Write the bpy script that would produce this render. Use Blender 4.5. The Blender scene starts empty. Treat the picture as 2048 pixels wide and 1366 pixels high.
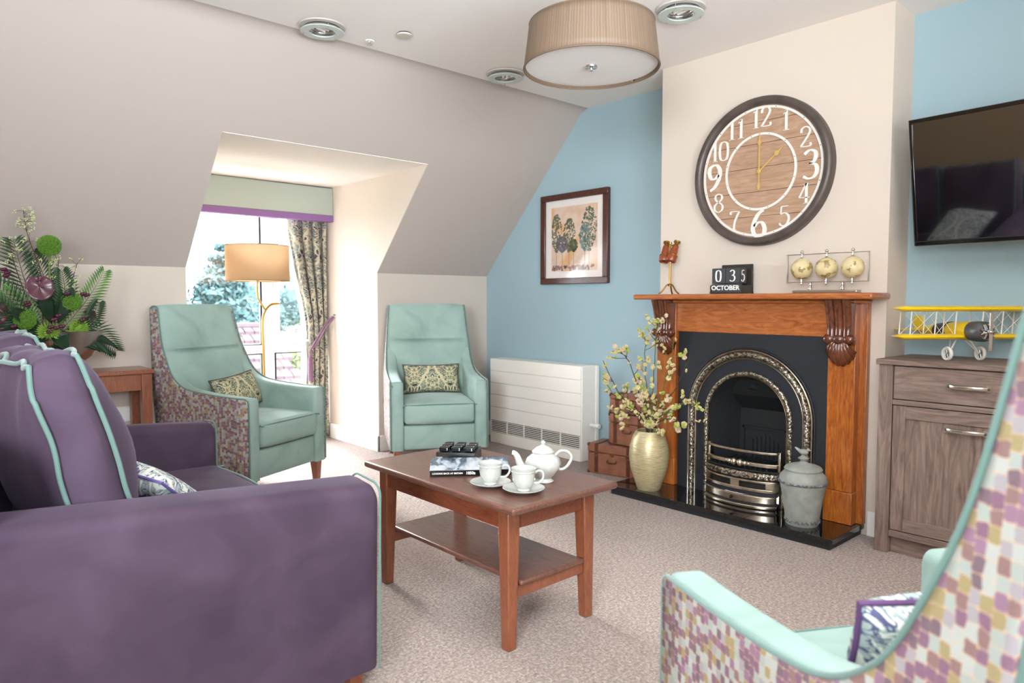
import bpy, bmesh, math, random
from math import sin, cos, pi, radians, exp, sqrt
from mathutils import Vector, Matrix, noise
random.seed(7)
S = bpy.context.scene
COL = S.collection
# ------------------------------------------------------------------ camera
F_PX = 1406.0
pit = math.atan(81/F_PX)
cam = bpy.data.cameras.new('camera'); camo = bpy.data.objects.new('camera', cam); COL.objects.link(camo)
cam.sensor_width = 36; cam.lens = F_PX/2048*36; cam.clip_start = .05; cam.clip_end = 400
camo.location = (0, 0, 1.13)
camo.rotation_euler = (pi/2 - pit, 0, -radians(42.02))
cam.dof.use_dof = True; cam.dof.focus_distance = 2.75; cam.dof.aperture_fstop = 4.2
S.camera = camo
# ------------------------------------------------------------------ world, lights, exposure
S.view_settings.view_transform = 'Standard'; S.view_settings.look = 'None'; S.view_settings.gamma = 1
S.view_settings.use_curve_mapping = False
S.view_settings.exposure = 1.42
w = bpy.data.worlds.new('overcast_sky'); S.world = w; w.use_nodes = True
bg = w.node_tree.nodes['Background']; bg.inputs[0].default_value = (.83, .91, 1.0, 1); bg.inputs[1].default_value = 10.0
def lamp(name, kind, loc, rot, energy, color, **k):
    l = bpy.data.lights.new(name, kind); o = bpy.data.objects.new(name, l); COL.objects.link(o)
    o.location = loc; o.rotation_euler = rot; l.energy = energy; l.color = color
    for a, b in k.items(): setattr(l, a, b)
    return o
def aim(o, d): o.rotation_euler = Vector(d).to_track_quat('-Z', 'Y').to_euler()
sun = lamp('sun', 'SUN', (2, 12, 8), (0, 0, 0), 6.5, (1, .98, .96), angle=radians(20)); aim(sun, (-.04, -1, -.36))
# behind the camera: two added fill lights, then a warm room lamp
r1 = lamp('added_side_fill', 'AREA', (-1.9, -.5, 1.55), (0, 0, 0), 17, (.84, .93, 1), shape='RECTANGLE', size=1.2, size_y=1.2, spread=radians(70)); aim(r1, (5.7, 4.3, -.7))  # unseen area light added to brighten the far right wall and radiator
r2 = lamp('added_ceiling_fill', 'AREA', (.35, -1.0, 1.5), (0, 0, 0), 92, (.84, .93, 1), shape='RECTANGLE', size=2.4, size_y=1.2, spread=radians(128)); aim(r2, (.05, .8, .85))  # unseen upward fill added to lift the ceiling and far walls
r3 = lamp('warm_table_lamp_light', 'POINT', (2.6, -1.2, 1.5), (0, 0, 0), 7, (1, .62, .34), shadow_soft_size=.12)

# ------------------------------------------------------------------ helpers
def lin(h):
    h = h.lstrip('#'); c = [int(h[i:i+2], 16)/255 for i in (0, 2, 4)]
    return tuple(x/12.92 if x <= .04045 else ((x+.055)/1.055)**2.4 for x in c) + (1,)
def smooth(t): t = max(0, min(1, t)); return t*t*(3-2*t)
class MB:
    def __init__(s): s.v = []; s.f = []; s.uv = {}; s.M = Matrix()
    def add(s, vs, fs, uvs=None):
        n = len(s.v); s.v += [tuple(s.M @ Vector(p)) for p in vs]
        for i, f in enumerate(fs):
            s.f.append(tuple(n+k for k in f))
            if uvs: s.uv[len(s.f)-1] = [uvs[k] for k in f]
        return s
    def box(s, x0, x1, y0, y1, z0, z1):
        vs = [(x, y, z) for z in (z0, z1) for y in (y0, y1) for x in (x0, x1)]
        return s.add(vs, [(0, 2, 3, 1), (4, 5, 7, 6), (0, 1, 5, 4), (1, 3, 7, 5), (3, 2, 6, 7), (2, 0, 4, 6)])
    def taper(s, c0, r0, c1, r1):   # square section post from c0 (half sizes r0) to c1
        vs = [(c[0]+a*r[0], c[1]+b*r[1], c[2]) for c, r in ((c0, r0), (c1, r1)) for a, b in ((-1, -1), (1, -1), (1, 1), (-1, 1))]
        return s.add(vs, [(3, 2, 1, 0), (4, 5, 6, 7)] + [(i, (i+1) % 4, 4+(i+1) % 4, 4+i) for i in range(4)])
    def prism(s, poly, ax, a0, a1, uvax=None):    # poly in the two other axes (cyclic order), convex or simple
        o = {0: (1, 2), 1: (0, 2), 2: (0, 1)}[ax]
        def P(p, a): q = [0, 0, 0]; q[ax] = a; q[o[0]] = p[0]; q[o[1]] = p[1]; return tuple(q)
        n = len(poly); vs = [P(p, a0) for p in poly] + [P(p, a1) for p in poly]
        fs = [tuple(range(n)), tuple(range(2*n-1, n-1, -1))] + [(i, n+i, n+(i+1) % n, (i+1) % n) for i in range(n)]
        return s.add(vs, fs)
    def lathe(s, prof, c=(0, 0, 0), n=32, axis='z', mod=None, cap=True):
        vs = []; fs = []
        for r, z in prof:
            for i in range(n):
                a = 2*pi*i/n; rr = r if not mod else mod(r, z, a)
                p = (rr*cos(a), rr*sin(a), z)
                if axis == 'x': p = (z, rr*cos(a), rr*sin(a))
                if axis == 'y': p = (rr*cos(a), z, rr*sin(a))
                vs.append((p[0]+c[0], p[1]+c[1], p[2]+c[2]))
        m = len(prof)
        for j in range(m-1):
            for i in range(n): fs.append((j*n+i, j*n+(i+1) % n, (j+1)*n+(i+1) % n, (j+1)*n+i))
        if cap: fs += [tuple(range(n))[::-1], tuple((m-1)*n+i for i in range(n))]
        return s.add(vs, fs)
    def grid(s, fn, nu, nv, uv=None, cu=False, cv=False):
        vs = [fn(i/nu, j/nv) for j in range(nv+1) for i in range(nu+1)]
        uvs = [uv(i/nu, j/nv) for j in range(nv+1) for i in range(nu+1)] if uv else None
        return s.add(vs, [(j*(nu+1)+i, j*(nu+1)+i+1, (j+1)*(nu+1)+i+1, (j+1)*(nu+1)+i) for j in range(nv) for i in range(nu)], uvs)
    def tube(s, pts, r, n=8, closed=False, flat=1.0):
        pts = [Vector(p) for p in pts]; m = len(pts); vs = []; fs = []
        up = None
        for k, p in enumerate(pts):
            t = (pts[(k+1) % m]-pts[k-1]) if closed else (pts[min(k+1, m-1)]-pts[max(k-1, 0)])
            t.normalize()
            if up is None: up = Vector((0, 0, 1)) if abs(t.z) < .9 else Vector((1, 0, 0))
            a = t.cross(up); 
            if a.length < 1e-5: a = t.cross(Vector((1, .3, 0)))
            a.normalize(); b = a.cross(t).normalized(); up = b
            rr = r[k] if isinstance(r, (list, tuple)) else r
            for i in range(n):
                q = 2*pi*i/n; vs.append(tuple(p + a*cos(q)*rr + b*sin(q)*rr*flat))
        for k in range(m if closed else m-1):
            for i in range(n):
                fs.append((k*n+i, k*n+(i+1) % n, ((k+1) % m)*n+(i+1) % n, ((k+1) % m)*n+i))
        if not closed: fs += [tuple(range(n))[::-1], tuple((m-1)*n+i for i in range(n))]
        return s.add(vs, fs)
    def ball(s, c, r, n=12, sc=(1, 1, 1)):
        m = max(4, n//2)
        prof = [(max(1e-4, r*sin(pi*k/m)), -r*cos(pi*k/m)) for k in range(m+1)]
        o = s.M; s.M = o @ Matrix.Translation(Vector(c)) @ Matrix.Diagonal((*sc, 1)); s.lathe(prof, n=n); s.M = o
        return s
    def cushion(s, sx, sy, sz, r, bulge=(0, 0, 0), c=(0, 0, 0), n=6, warp=None):
        # rounded box (half sizes) with bulging faces
        def ax(h):
            t = [-(h-r)-r*cos(pi/2*k/3) for k in range(3)]
            return t + [-(h-r)+2*(h-r)*k/n for k in range(n+1)] + [-q for q in t[::-1]]
        A = [ax(sx), ax(sy), ax(sz)]; H = (sx, sy, sz)
        for d in range(3):
            e, g = [(1, 2), (2, 0), (0, 1)][d]
            for sg in (-1, 1):
                vs = []; uv = []
                for b in A[g]:
                    for a in A[e]:
                        p = [0, 0, 0]; p[d] = sg*H[d]; p[e] = a; p[g] = b
                        inn = [max(-(H[i]-r), min(H[i]-r, p[i])) for i in range(3)]
                        dv = Vector([p[i]-inn[i] for i in range(3)]); dv.normalize()
                        q = Vector(inn)+dv*r
                        u = [q[i]/H[i] for i in range(3)]
                        for i in range(3):
                            j, k = (i+1) % 3, (i+2) % 3
                            q[i] += bulge[i]*u[i]*max(0, 1-u[j]**2)*max(0, 1-u[k]**2)
                        if warp: q = Vector(warp(q))
                        vs.append((q.x+c[0], q.y+c[1], q.z+c[2])); uv.append((a, b))
                na = len(A[e]); nb = len(A[g]); fs = []
                for j in range(nb-1):
                    for i in range(na-1):
                        f = (j*na+i, j*na+i+1, (j+1)*na+i+1, (j+1)*na+i)
                        fs.append(f if sg > 0 else f[::-1])
                s.add(vs, fs, uv)
        return s
    def mesh(s, name, shade=True, merge=False, ang=None):
        me = bpy.data.meshes.new(name); me.from_pydata(s.v, [], s.f)
        if s.uv:
            l = me.uv_layers.new(name='UVMap')
            for fi, us in s.uv.items():
                p = me.polygons[fi]
                for k, li in enumerate(p.loop_indices): l.data[li].uv = us[k]
        if merge or True:
            bm = bmesh.new(); bm.from_mesh(me)
            if merge: bmesh.ops.remove_doubles(bm, verts=bm.verts, dist=1e-5)
            bmesh.ops.recalc_face_normals(bm, faces=bm.faces)
            bm.to_mesh(me); bm.free()
        if shade:
            me.polygons.foreach_set('use_smooth', [True]*len(me.polygons))
            me.set_sharp_from_angle(angle=radians(ang if ang else 38))
        return me
def tag(o, label=None, cat=None, group=None, kind=None):
    for k, v in (('label', label), ('category', cat), ('group', group), ('kind', kind)):
        if v: o[k] = v
    return o
def put(name, mb, mat, parent=None, bevel=0, shade=True, merge=False, solid=0, ang=None, seg=2, label=None):
    me = mb.mesh(name, shade, merge or bevel > 0, ang) if isinstance(mb, MB) else mb
    if mat and not me.materials: me.materials.append(mat)
    o = bpy.data.objects.new(name, me); COL.objects.link(o)
    if parent: o.parent = parent
    if bevel:
        b = o.modifiers.new('bevel', 'BEVEL'); b.width = bevel; b.segments = seg; b.limit_method = 'ANGLE'; b.angle_limit = radians(40)
    if solid:
        b = o.modifiers.new('solid', 'SOLIDIFY'); b.thickness = solid; b.offset = 0
    if label: o['label'] = label
    return o
def thing(name, label, cat, loc=(0, 0, 0), rz=0, group=None, rot=None, sc=None):
    o = bpy.data.objects.new(name, None); COL.objects.link(o); o.empty_display_size = .1
    o.location = loc; o.rotation_euler = rot if rot else (0, 0, radians(rz))
    if sc: o.scale = sc
    return tag(o, label, cat, group)
def struct(name, mb, mat, **k):
    o = put(name, mb, mat, **k); o['kind'] = 'structure'; return o
def dup(root, loc, rz=None, label=None, group=None, rot=None, sc=None):
    def cp(o, par):
        c = o.copy(); COL.objects.link(c); c.parent = par
        if par: c.matrix_parent_inverse = o.matrix_parent_inverse.copy()
        for ch in [x for x in bpy.data.objects if x.parent == o]: cp(ch, c)
        return c
    c = cp(root, None); c.location = loc
    if rz is not None: c.rotation_euler = (0, 0, radians(rz))
    if rot: c.rotation_euler = rot
    if sc: c.scale = sc
    if label: c['label'] = label
    if group: c['group'] = group
    return c
def catmull(pts, n=8, closed=False):
    P = [Vector(p) for p in pts]; out = []; m = len(P)
    rng = range(m if closed else m-1)
    for i in rng:
        a, b, c, d = (P[(i-1) % m], P[i], P[(i+1) % m], P[(i+2) % m]) if closed else (P[max(i-1, 0)], P[i], P[i+1], P[min(i+2, m-1)])
        for k in range(n):
            t = k/n; out.append(.5*((2*b)+(c-a)*t+(2*a-5*b+4*c-d)*t*t+(3*b-a-3*c+d)*t**3))
    if not closed: out.append(P[-1])
    return out
def interp(x, xs, ys):
    if x <= xs[0]: return ys[0]
    for i in range(len(xs)-1):
        if x <= xs[i+1]:
            return ys[i]+(ys[i+1]-ys[i])*(x-xs[i])/(xs[i+1]-xs[i]+1e-12)
    return ys[-1]

# ------------------------------------------------------------------ materials
class NT:
    def __init__(s, name):
        s.m = bpy.data.materials.new(name); s.m.use_nodes = True; s.t = s.m.node_tree; s.n = s.t.nodes
        s.b = s.n['Principled BSDF']
    def node(s, ty, **k):
        n = s.n.new(ty)
        for a, b in k.items():
            if a.startswith('i_'):
                key = a[2:]; key = int(key) if key.isdigit() else key.replace('_', ' ')
                n.inputs[key].default_value = b
            else: setattr(n, a, b)
        return n
    def link(s, a, b): s.t.links.new(a, b)
    def math(s, op, a, b=None, c=None):
        n = s.n.new('ShaderNodeMath'); n.operation = op
        for i, x in enumerate((a, b, c)):
            if x is None: continue
            if isinstance(x, (int, float)): n.inputs[i].default_value = x
            else: s.link(x, n.inputs[i])
        return n.outputs[0]
    def ramp(s, fac, stops, const=False):
        r = s.n.new('ShaderNodeValToRGB'); e = r.color_ramp
        if const: e.interpolation = 'CONSTANT'
        while len(e.elements) < len(stops): e.elements.new(.5)
        for el, (p, c) in zip(e.elements, stops): el.position = p; el.color = lin(c) if isinstance(c, str) else c
        s.link(fac, r.inputs[0]); return r.outputs[0]
    def mix(s, fac, a, b, mode='MIX'):
        n = s.n.new('ShaderNodeMix'); n.data_type = 'RGBA'; n.blend_type = mode
        for sk, x in ((n.inputs[0], fac), (n.inputs[6], a), (n.inputs[7], b)):
            if isinstance(x, (int, float)): sk.default_value = x
            elif isinstance(x, str): sk.default_value = lin(x)
            elif isinstance(x, tuple): sk.default_value = x
            else: s.link(x, sk)
        return n.outputs[2]
    def bump(s, h, st=.3, d=.002):
        n = s.n.new('ShaderNodeBump'); n.inputs['Strength'].default_value = st; n.inputs['Distance'].default_value = d
        s.link(h, n.inputs['Height']); s.link(n.outputs[0], s.b.inputs['Normal']); return n
    def coord(s, which='Object', scale=(1, 1, 1), rot=(0, 0, 0)):
        c = s.n.new('ShaderNodeTexCoord'); mp = s.n.new('ShaderNodeMapping')
        mp.inputs['Scale'].default_value = scale; mp.inputs['Rotation'].default_value = rot
        s.link(c.outputs[which], mp.inputs[0]); return mp.outputs[0]
def plain(name, col, rough=.5, metal=0, spec=.5, coat=0, sheen=0, trans=0, alpha=1, emit=None, es=0, bump=0, bscale=80, var=0, subs=0):
    t = NT(name); b = t.b
    b.inputs['Base Color'].default_value = lin(col) if isinstance(col, str) else col
    b.inputs['Roughness'].default_value = rough; b.inputs['Metallic'].default_value = metal
    b.inputs['Specular IOR Level'].default_value = spec; b.inputs['Coat Weight'].default_value = coat
    b.inputs['Sheen Weight'].default_value = sheen; b.inputs['Transmission Weight'].default_value = trans
    if emit: b.inputs['Emission Color'].default_value = lin(emit); b.inputs['Emission Strength'].default_value = es
    if bump or var:
        nz = t.node('ShaderNodeTexNoise', i_Scale=bscale, i_Detail=4.0); t.link(t.coord(), nz.inputs['Vector'])
        if bump: t.bump(nz.outputs[0], bump)
        if var:
            c = lin(col) if isinstance(col, str) else col
            d = tuple(x*(1-var) for x in c[:3])+(1,); l = tuple(min(1, x*(1+var)) for x in c[:3])+(1,)
            t.link(t.ramp(nz.outputs[0], [(.3, d), (.7, l)]), b.inputs['Base Color'])
    return t.m
def wood(name, dark, light, scale=(1, 1, 1), rough=.4, coat=.2, grain=6.0, dist=2.5, rot=(0, 0, 0)):
    t = NT(name); v = t.coord('Object', scale, rot)
    n1 = t.node('ShaderNodeTexNoise', i_Scale=grain, i_Detail=6.0, i_Roughness=.6, i_Distortion=dist); t.link(v, n1.inputs['Vector'])
    c = t.ramp(n1.outputs[0], [(.28, dark), (.5, tuple((a+b)/2 for a, b in zip(lin(dark), lin(light)))), (.72, light)])
    n2 = t.node('ShaderNodeTexNoise', i_Scale=grain*9, i_Detail=3.0); t.link(v, n2.inputs['Vector'])
    c = t.mix(t.math('MULTIPLY', n2.outputs[0], .35), c, dark)
    t.link(c, t.b.inputs['Base Color']); t.b.inputs['Roughness'].default_value = rough; t.b.inputs['Coat Weight'].default_value = coat
    t.b.inputs['Coat Roughness'].default_value = .2
    t.bump(n2.outputs[0], .08, .001); return t.m
def velvet(name, col, dark, light, sheen_tint):
    t = NT(name); v = t.coord()
    n1 = t.node('ShaderNodeTexNoise', i_Scale=5.0, i_Detail=3.0, i_Distortion=.6); t.link(v, n1.inputs['Vector'])
    n2 = t.node('ShaderNodeTexNoise', i_Scale=450.0, i_Detail=2.0); t.link(v, n2.inputs['Vector'])
    c = t.ramp(n1.outputs[0], [(.3, dark), (.5, col), (.72, light)])
    c = t.mix(t.math('MULTIPLY', n2.outputs[0], .25), c, dark)
    t.link(c, t.b.inputs['Base Color']); t.b.inputs['Roughness'].default_value = .8
    t.b.inputs['Specular IOR Level'].default_value = .25
    t.b.inputs['Sheen Weight'].default_value = .32; t.b.inputs['Sheen Roughness'].default_value = .35; t.b.inputs['Sheen Tint'].default_value = lin(sheen_tint)
    t.bump(n2.outputs[0], .25, .001); return t.m
def patches(name):      # brushed patches of colour on cream, UV in metres
    t = NT(name); c = t.node('ShaderNodeTexCoord')
    nz = t.node('ShaderNodeTexNoise', i_Scale=60.0, i_Detail=2.0); t.link(c.outputs['UV'], nz.inputs['Vector'])
    ds = t.node('ShaderNodeVectorMath', operation='MULTIPLY_ADD'); t.link(nz.outputs['Color'], ds.inputs[0])
    ds.inputs[1].default_value = (.0075, .0075, 0); t.link(c.outputs['UV'], ds.inputs[2])
    sp = t.node('ShaderNodeSeparateXYZ'); t.link(ds.outputs[0], sp.inputs[0])
    CW, CH = .0136, .0156
    u = t.math('DIVIDE', sp.outputs[0], CW); cu = t.math('FLOOR', u); fu = t.math('SUBTRACT', u, cu)
    wn = t.node('ShaderNodeTexWhiteNoise', noise_dimensions='1D'); t.link(cu, wn.inputs['W'])
    v = t.math('ADD', t.math('DIVIDE', sp.outputs[1], CH), t.math('MULTIPLY', wn.outputs[0], 3.0))
    cv = t.math('FLOOR', v); fv = t.math('SUBTRACT', v, cv)
    cb = t.node('ShaderNodeCombineXYZ'); t.link(cu, cb.inputs[0]); t.link(cv, cb.inputs[1])
    w2 = t.node('ShaderNodeTexWhiteNoise', noise_dimensions='2D'); t.link(cb.outputs[0], w2.inputs['Vector'])
    pu = t.math('ABSOLUTE', t.math('SUBTRACT', fu, .5)); pv = t.math('ABSOLUTE', t.math('SUBTRACT', fv, .5))
    e = t.math('ADD', t.math('POWER', t.math('DIVIDE', pu, .50), 6.0), t.math('POWER', t.math('DIVIDE', pv, .48), 6.0))
    inside = t.math('LESS_THAN', e, .95)
    pc = t.ramp(w2.outputs[0], [(0, '#5e2354'), (.16, '#75496f'), (.29, '#8a7d36'), (.39, '#93a59d'), (.56, '#6b423b'), (.68, '#8e8e93'), (.77, '#43203e'), (.87, '#a5b0a8')], True)
    thr = t.node('ShaderNodeTexNoise', i_Scale=900.0, i_Detail=1.0); t.link(c.outputs['UV'], thr.inputs['Vector'])
    pc = t.mix(t.math('MULTIPLY', thr.outputs[0], .5), pc, '#c9b7b5')
    base = t.mix(t.math('MULTIPLY', thr.outputs[0], .3), '#cdae90', '#9c7e66')
    t.link(t.mix(inside, base, pc), t.b.inputs['Base Color']); t.b.inputs['Roughness'].default_value = .85
    t.b.inputs['Specular IOR Level'].default_value = .2
    h = t.math('ADD', t.math('MULTIPLY', inside, 1.0), t.math('MULTIPLY', thr.outputs[0], .6)); t.bump(h, .35, .0012); return t.m
def paisley(name, scale=1.0, dark='#4c4651', base='#a9b0a2', ring='#d8cfb4', gold='#9c8a4e', mirror=.0):
    t = NT(name); c = t.node('ShaderNodeTexCoord'); sp = t.node('ShaderNodeSeparateXYZ'); t.link(c.outputs['UV'], sp.inputs[0])
    # mirrored repeat across, then flowers (voronoi rings), tears and curling bands
    P = .26/scale; u = t.math('PINGPONG', sp.outputs[0], P/2); v = t.math('MODULO', t.math('ADD', sp.outputs[1], 20*P*1.5), P*1.5)
    cb = t.node('ShaderNodeCombineXYZ'); t.link(u, cb.inputs[0]); t.link(v, cb.inputs[1])
    nz = t.node('ShaderNodeTexNoise', i_Scale=9.0*scale, i_Detail=1.0); t.link(cb.outputs[0], nz.inputs['Vector'])
    ds = t.node('ShaderNodeVectorMath', operation='MULTIPLY_ADD'); t.link(nz.outputs['Color'], ds.inputs[0]); ds.inputs[1].default_value = (.06/scale, .06/scale, 0); t.link(cb.outputs[0], ds.inputs[2])
    vo3 = t.node('ShaderNodeTexVoronoi', i_Scale=46.0*scale, i_Randomness=1.0); t.link(ds.outputs[0], vo3.inputs['Vector'])
    fine = t.ramp(vo3.outputs['Distance'], [(0, gold), (.12, ring), (.2, base), (.38, base), (.46, dark), (.5, base), (.6, gold), (.66, ring)], True)
    wvn = t.node('ShaderNodeTexNoise', i_Scale=16.0*scale, i_Detail=2.0, i_Distortion=2.5); t.link(cb.outputs[0], wvn.inputs['Vector'])
    fine = t.mix(t.math('LESS_THAN', t.math('ABSOLUTE', t.math('SUBTRACT', wvn.outputs[0], .5)), .022), fine, dark)
    fine = t.mix(t.math('LESS_THAN', t.math('ABSOLUTE', t.math('SUBTRACT', wvn.outputs[0], .57)), .02), fine, ring)
    vo = t.node('ShaderNodeTexVoronoi', i_Scale=13.0*scale, i_Randomness=.8); vo.feature = 'F1'; t.link(ds.outputs[0], vo.inputs['Vector'])
    d = vo.outputs['Distance']
    col = t.ramp(d, [(0, ring), (.07, dark), (.12, ring), (.2, base), (.27, gold), (.31, dark), (.345, ring), (.42, base), (.52, dark), (.55, gold), (.62, base)], True)
    col = t.mix(t.math('GREATER_THAN', d, .42), col, fine)
    # petals
    vo2 = t.node('ShaderNodeTexVoronoi', i_Scale=62.0*scale); t.link(ds.outputs[0], vo2.inputs['Vector'])
    pet = t.ramp(vo2.outputs['Distance'], [(0, dark), (.16, ring), (.42, base), (.5, dark)], True)
    col = t.mix(t.math('MULTIPLY', t.math('GREATER_THAN', d, .2), t.math('LESS_THAN', d, .31)), col, pet)
    # large curling ogee bands
    wv = t.math('SINE', t.math('ADD', t.math('MULTIPLY', v, 2*pi/(P*1.5)), t.math('MULTIPLY', nz.outputs[0], 2.0)))
    dist = t.math('ABSOLUTE', t.math('SUBTRACT', u, t.math('ADD', P*.25, t.math('MULTIPLY', wv, P*.17))))
    band = t.ramp(t.math('DIVIDE', dist, P*.1), [(0, ring), (.32, gold), (.45, dark), (.55, ring)], True)
    col = t.mix(t.math('LESS_THAN', dist, .0065/scale*1.1), col, band)
    t.link(col, t.b.inputs['Base Color']); t.b.inputs['Roughness'].default_value = .8; t.b.inputs['Specular IOR Level'].default_value = .2
    return t.m

M = {}
M['beige'] = plain('beige_wall_paint', '#cbc0b4', .9, spec=.2, bump=.03, bscale=300)
M['cream_wall'] = plain('cream_wall_paint', '#d3c6b9', .9, spec=.2, bump=.03, bscale=300)
M['blue'] = plain('blue_wall_paint', '#9fb7bf', .88, spec=.2, bump=.03, bscale=300)
M['ceil'] = plain('ceiling_paint', '#ece6e2', .92, spec=.15)
M['white'] = plain('white_gloss_paint', '#eeece8', .35)
M['upvc'] = plain('white_window_frame', '#f0f1f2', .3)
M['black'] = plain('black_gasket', '#17181a', .5)
t = NT('carpet'); v = t.coord()
n1 = t.node('ShaderNodeTexVoronoi', i_Scale=120.0); t.link(v, n1.inputs['Vector'])
n2 = t.node('ShaderNodeTexNoise', i_Scale=85.0, i_Detail=5.0, i_Roughness=.75); t.link(v, n2.inputs['Vector'])
c = t.ramp(n2.outputs[0], [(.34, '#86736a'), (.5, '#b3a195'), (.64, '#dccdc3')])
c = t.mix(t.math('MULTIPLY', n1.outputs['Distance'], .55), c, '#70594e')
t.link(c, t.b.inputs['Base Color']); t.b.inputs['Roughness'].default_value = .95; t.b.inputs['Specular IOR Level'].default_value = .1
t.b.inputs['Sheen Weight'].default_value = .3
t.bump(t.math('SUBTRACT', n2.outputs[0], t.math('MULTIPLY', n1.outputs['Distance'], .9)), 1.0, .006); M['carpet'] = t.m
M['mint'] = velvet('mint_velvet', '#98b1a8', '#879f96', '#a4bcb3', '#dfeceb')
M['mintpipe'] = plain('mint_piping', '#5d7d75', .7, sheen=.4, bump=.1, bscale=600)
M['purple'] = velvet('purple_velvet', '#4b3c4d', '#423345', '#564658', '#a194aa')
M['patch'] = patches('patchwork_fabric')
M['paisley'] = paisley('paisley_curtain', .8, dark='#3e3a46', base='#8c9189', ring='#b5ad98', gold='#7a6c44')
M['paisley2'] = paisley('paisley_cushion', 1.0, dark='#3f3c40', base='#8f9a86', ring='#cdc3a0', gold='#8b7f3e')
M['paisley3'] = paisley('paisley_cushion_cool', .9, dark='#5b5a7c', base='#a9b7b4', ring='#e3e4da', gold='#8fa29c')
M['redwood'] = wood('cherry_wood', '#74402d', '#a1603f', (9, 9, 1.4), .35, .35)
M['tabletop'] = wood('table_top_wood', '#563529', '#875e50', (9, 1.2, 9), .32, .3)
M['tablerail'] = wood('table_rail_wood', '#6b331f', '#96553a', (9, 1.2, 9), .35, .3)
M['mantelv'] = wood('mantel_wood_upright', '#7a3510', '#cb7a30', (9, 9, 1.0), .3, .5, 5)
M['mantelh'] = wood('mantel_wood_across', '#8c421a', '#c97f45', (9, 1.0, 7), .3, .5, 5)
M['carved'] = wood('carved_wood', '#3e1b0e', '#7d4122', (5, 5, 2), .25, .6, 4)
M['grey'] = wood('weathered_oak_upright', '#5c4a42', '#a18b7f', (7, 7, .7), .6, 0, 4)
M['greyh'] = wood('weathered_oak_across', '#5c4a42', '#a18b7f', (7, .7, 7), .6, 0, 4)
M['framewood'] = wood('frame_wood', '#38180e', '#5c2c1c', (4, 4, 4), .3, .4)
M['iron'] = plain('black_cast_iron', '#2a2d33', .5, .3, bump=.05, bscale=200)
M['irondark'] = plain('fireback_iron', '#26282a', .6, .3, bump=.08, bscale=120)
M['steel'] = plain('polished_cast_steel', '#c3b8a6', .28, 1, var=.25, bscale=30)
t = NT('ornate_cast_steel'); v = t.coord(); vo = t.node('ShaderNodeTexVoronoi', i_Scale=85.0); t.link(v, vo.inputs['Vector'])
t.link(t.ramp(vo.outputs['Distance'], [(.0, '#d5cdbd'), (.4, '#b0a797'), (.7, '#5a544b')]), t.b.inputs['Base Color'])
t.b.inputs['Metallic'].default_value = .9; t.b.inputs['Roughness'].default_value = .33
t.bump(t.math('SUBTRACT', 1.0, vo.outputs['Distance']), .7, .004); M['ornate'] = t.m
M['granite'] = plain('black_granite', '#0e0f11', .06, spec=.6, coat=.5)
M['chrome'] = plain('chrome', '#d8d8d8', .12, 1)
M['silver'] = plain('brushed_silver', '#c9c4ba', .28, 1)
M['brass'] = plain('antique_brass', '#a5813f', .35, 1)
M['gold'] = plain('gold_leaf', '#c9a869', .35, .9)
M['china'] = plain('white_china', '#c2c4be', .12, coat=.6)
M['rad'] = plain('cream_radiator_enamel', '#f7f1e7', .35)
M['dark'] = plain('dark_void', '#1c1815', .8)
M['leather'] = plain('tan_leather', '#94604a', .45, var=.25, bscale=14, bump=.05)
M['leatherdark'] = plain('dark_leather_trim', '#5e3422', .5, var=.2, bscale=30)
M['binleather'] = plain('binocular_leather', '#8a3f1c', .35, var=.2, bscale=60, coat=.3)
M['clockframe'] = plain('dark_bronze_frame', '#564c47', .42, .25, var=.25, bscale=12)
M['clockwood'] = wood('clock_boards', '#9a775e', '#c09f84', (5, 1.0, 8), .7, 0, 4)
M['clockwhite'] = plain('white_painted_metal', '#e2ddd6', .6)
M['handgold'] = plain('gold_hands', '#d9b264', .45, .3)
M['tvblack'] = plain('tv_bezel', '#08080a', .15, coat=.5)
M['screen'] = plain('tv_screen', '#060608', .07, spec=1.0, coat=1); M['screen'].node_tree.nodes['Principled BSDF'].inputs['Coat IOR'].default_value = 2.0
M['yellow'] = plain('yellow_enamel', '#e3c01c', .3, coat=.3)
M['wire'] = plain('white_wire', '#dcdad2', .5)
M['calblack'] = plain('black_painted_wood', '#2b2622', .55, var=.3, bscale=25)
M['calface'] = plain('slate_face', '#3a3b3e', .6)
M['print'] = plain('white_print', '#ecebe6', .7)
M['globe'] = NT('antique_globe'); t = M['globe']; v = t.coord('Object', (1, 1, 1)); nz = t.node('ShaderNodeTexNoise', i_Scale=22.0, i_Detail=5.0); t.link(v, nz.inputs['Vector'])
t.link(t.ramp(nz.outputs[0], [(.3, '#d8caa0'), (.56, '#cdbc8c'), (.585, '#8a7046'), (.7, '#b29c66')]), t.b.inputs['Base Color']); t.b.inputs['Roughness'].default_value = .3; M['globe'] = t.m
t = NT('scratched_gold_vase'); v = t.coord('Object', (4, 4, 60)); nz = t.node('ShaderNodeTexNoise', i_Scale=6.0, i_Detail=5.0); t.link(v, nz.inputs['Vector'])
t.link(t.ramp(nz.outputs[0], [(.3, '#a8986e'), (.55, '#cabd94'), (.75, '#ddd3b2')]), t.b.inputs['Base Color']); t.b.inputs['Metallic'].default_value = .35; t.b.inputs['Roughness'].default_value = .38
t.bump(nz.outputs[0], .3, .002); M['vase'] = t.m
M['urn'] = plain('grey_stone_glaze', '#8d9089', .7, var=.22, bscale=16, bump=.2)
t = NT('urn_band'); v = t.coord('Object', (1, 1, 1)); vo = t.node('ShaderNodeTexVoronoi', i_Scale=90.0); t.link(v, vo.inputs['Vector'])
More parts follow.
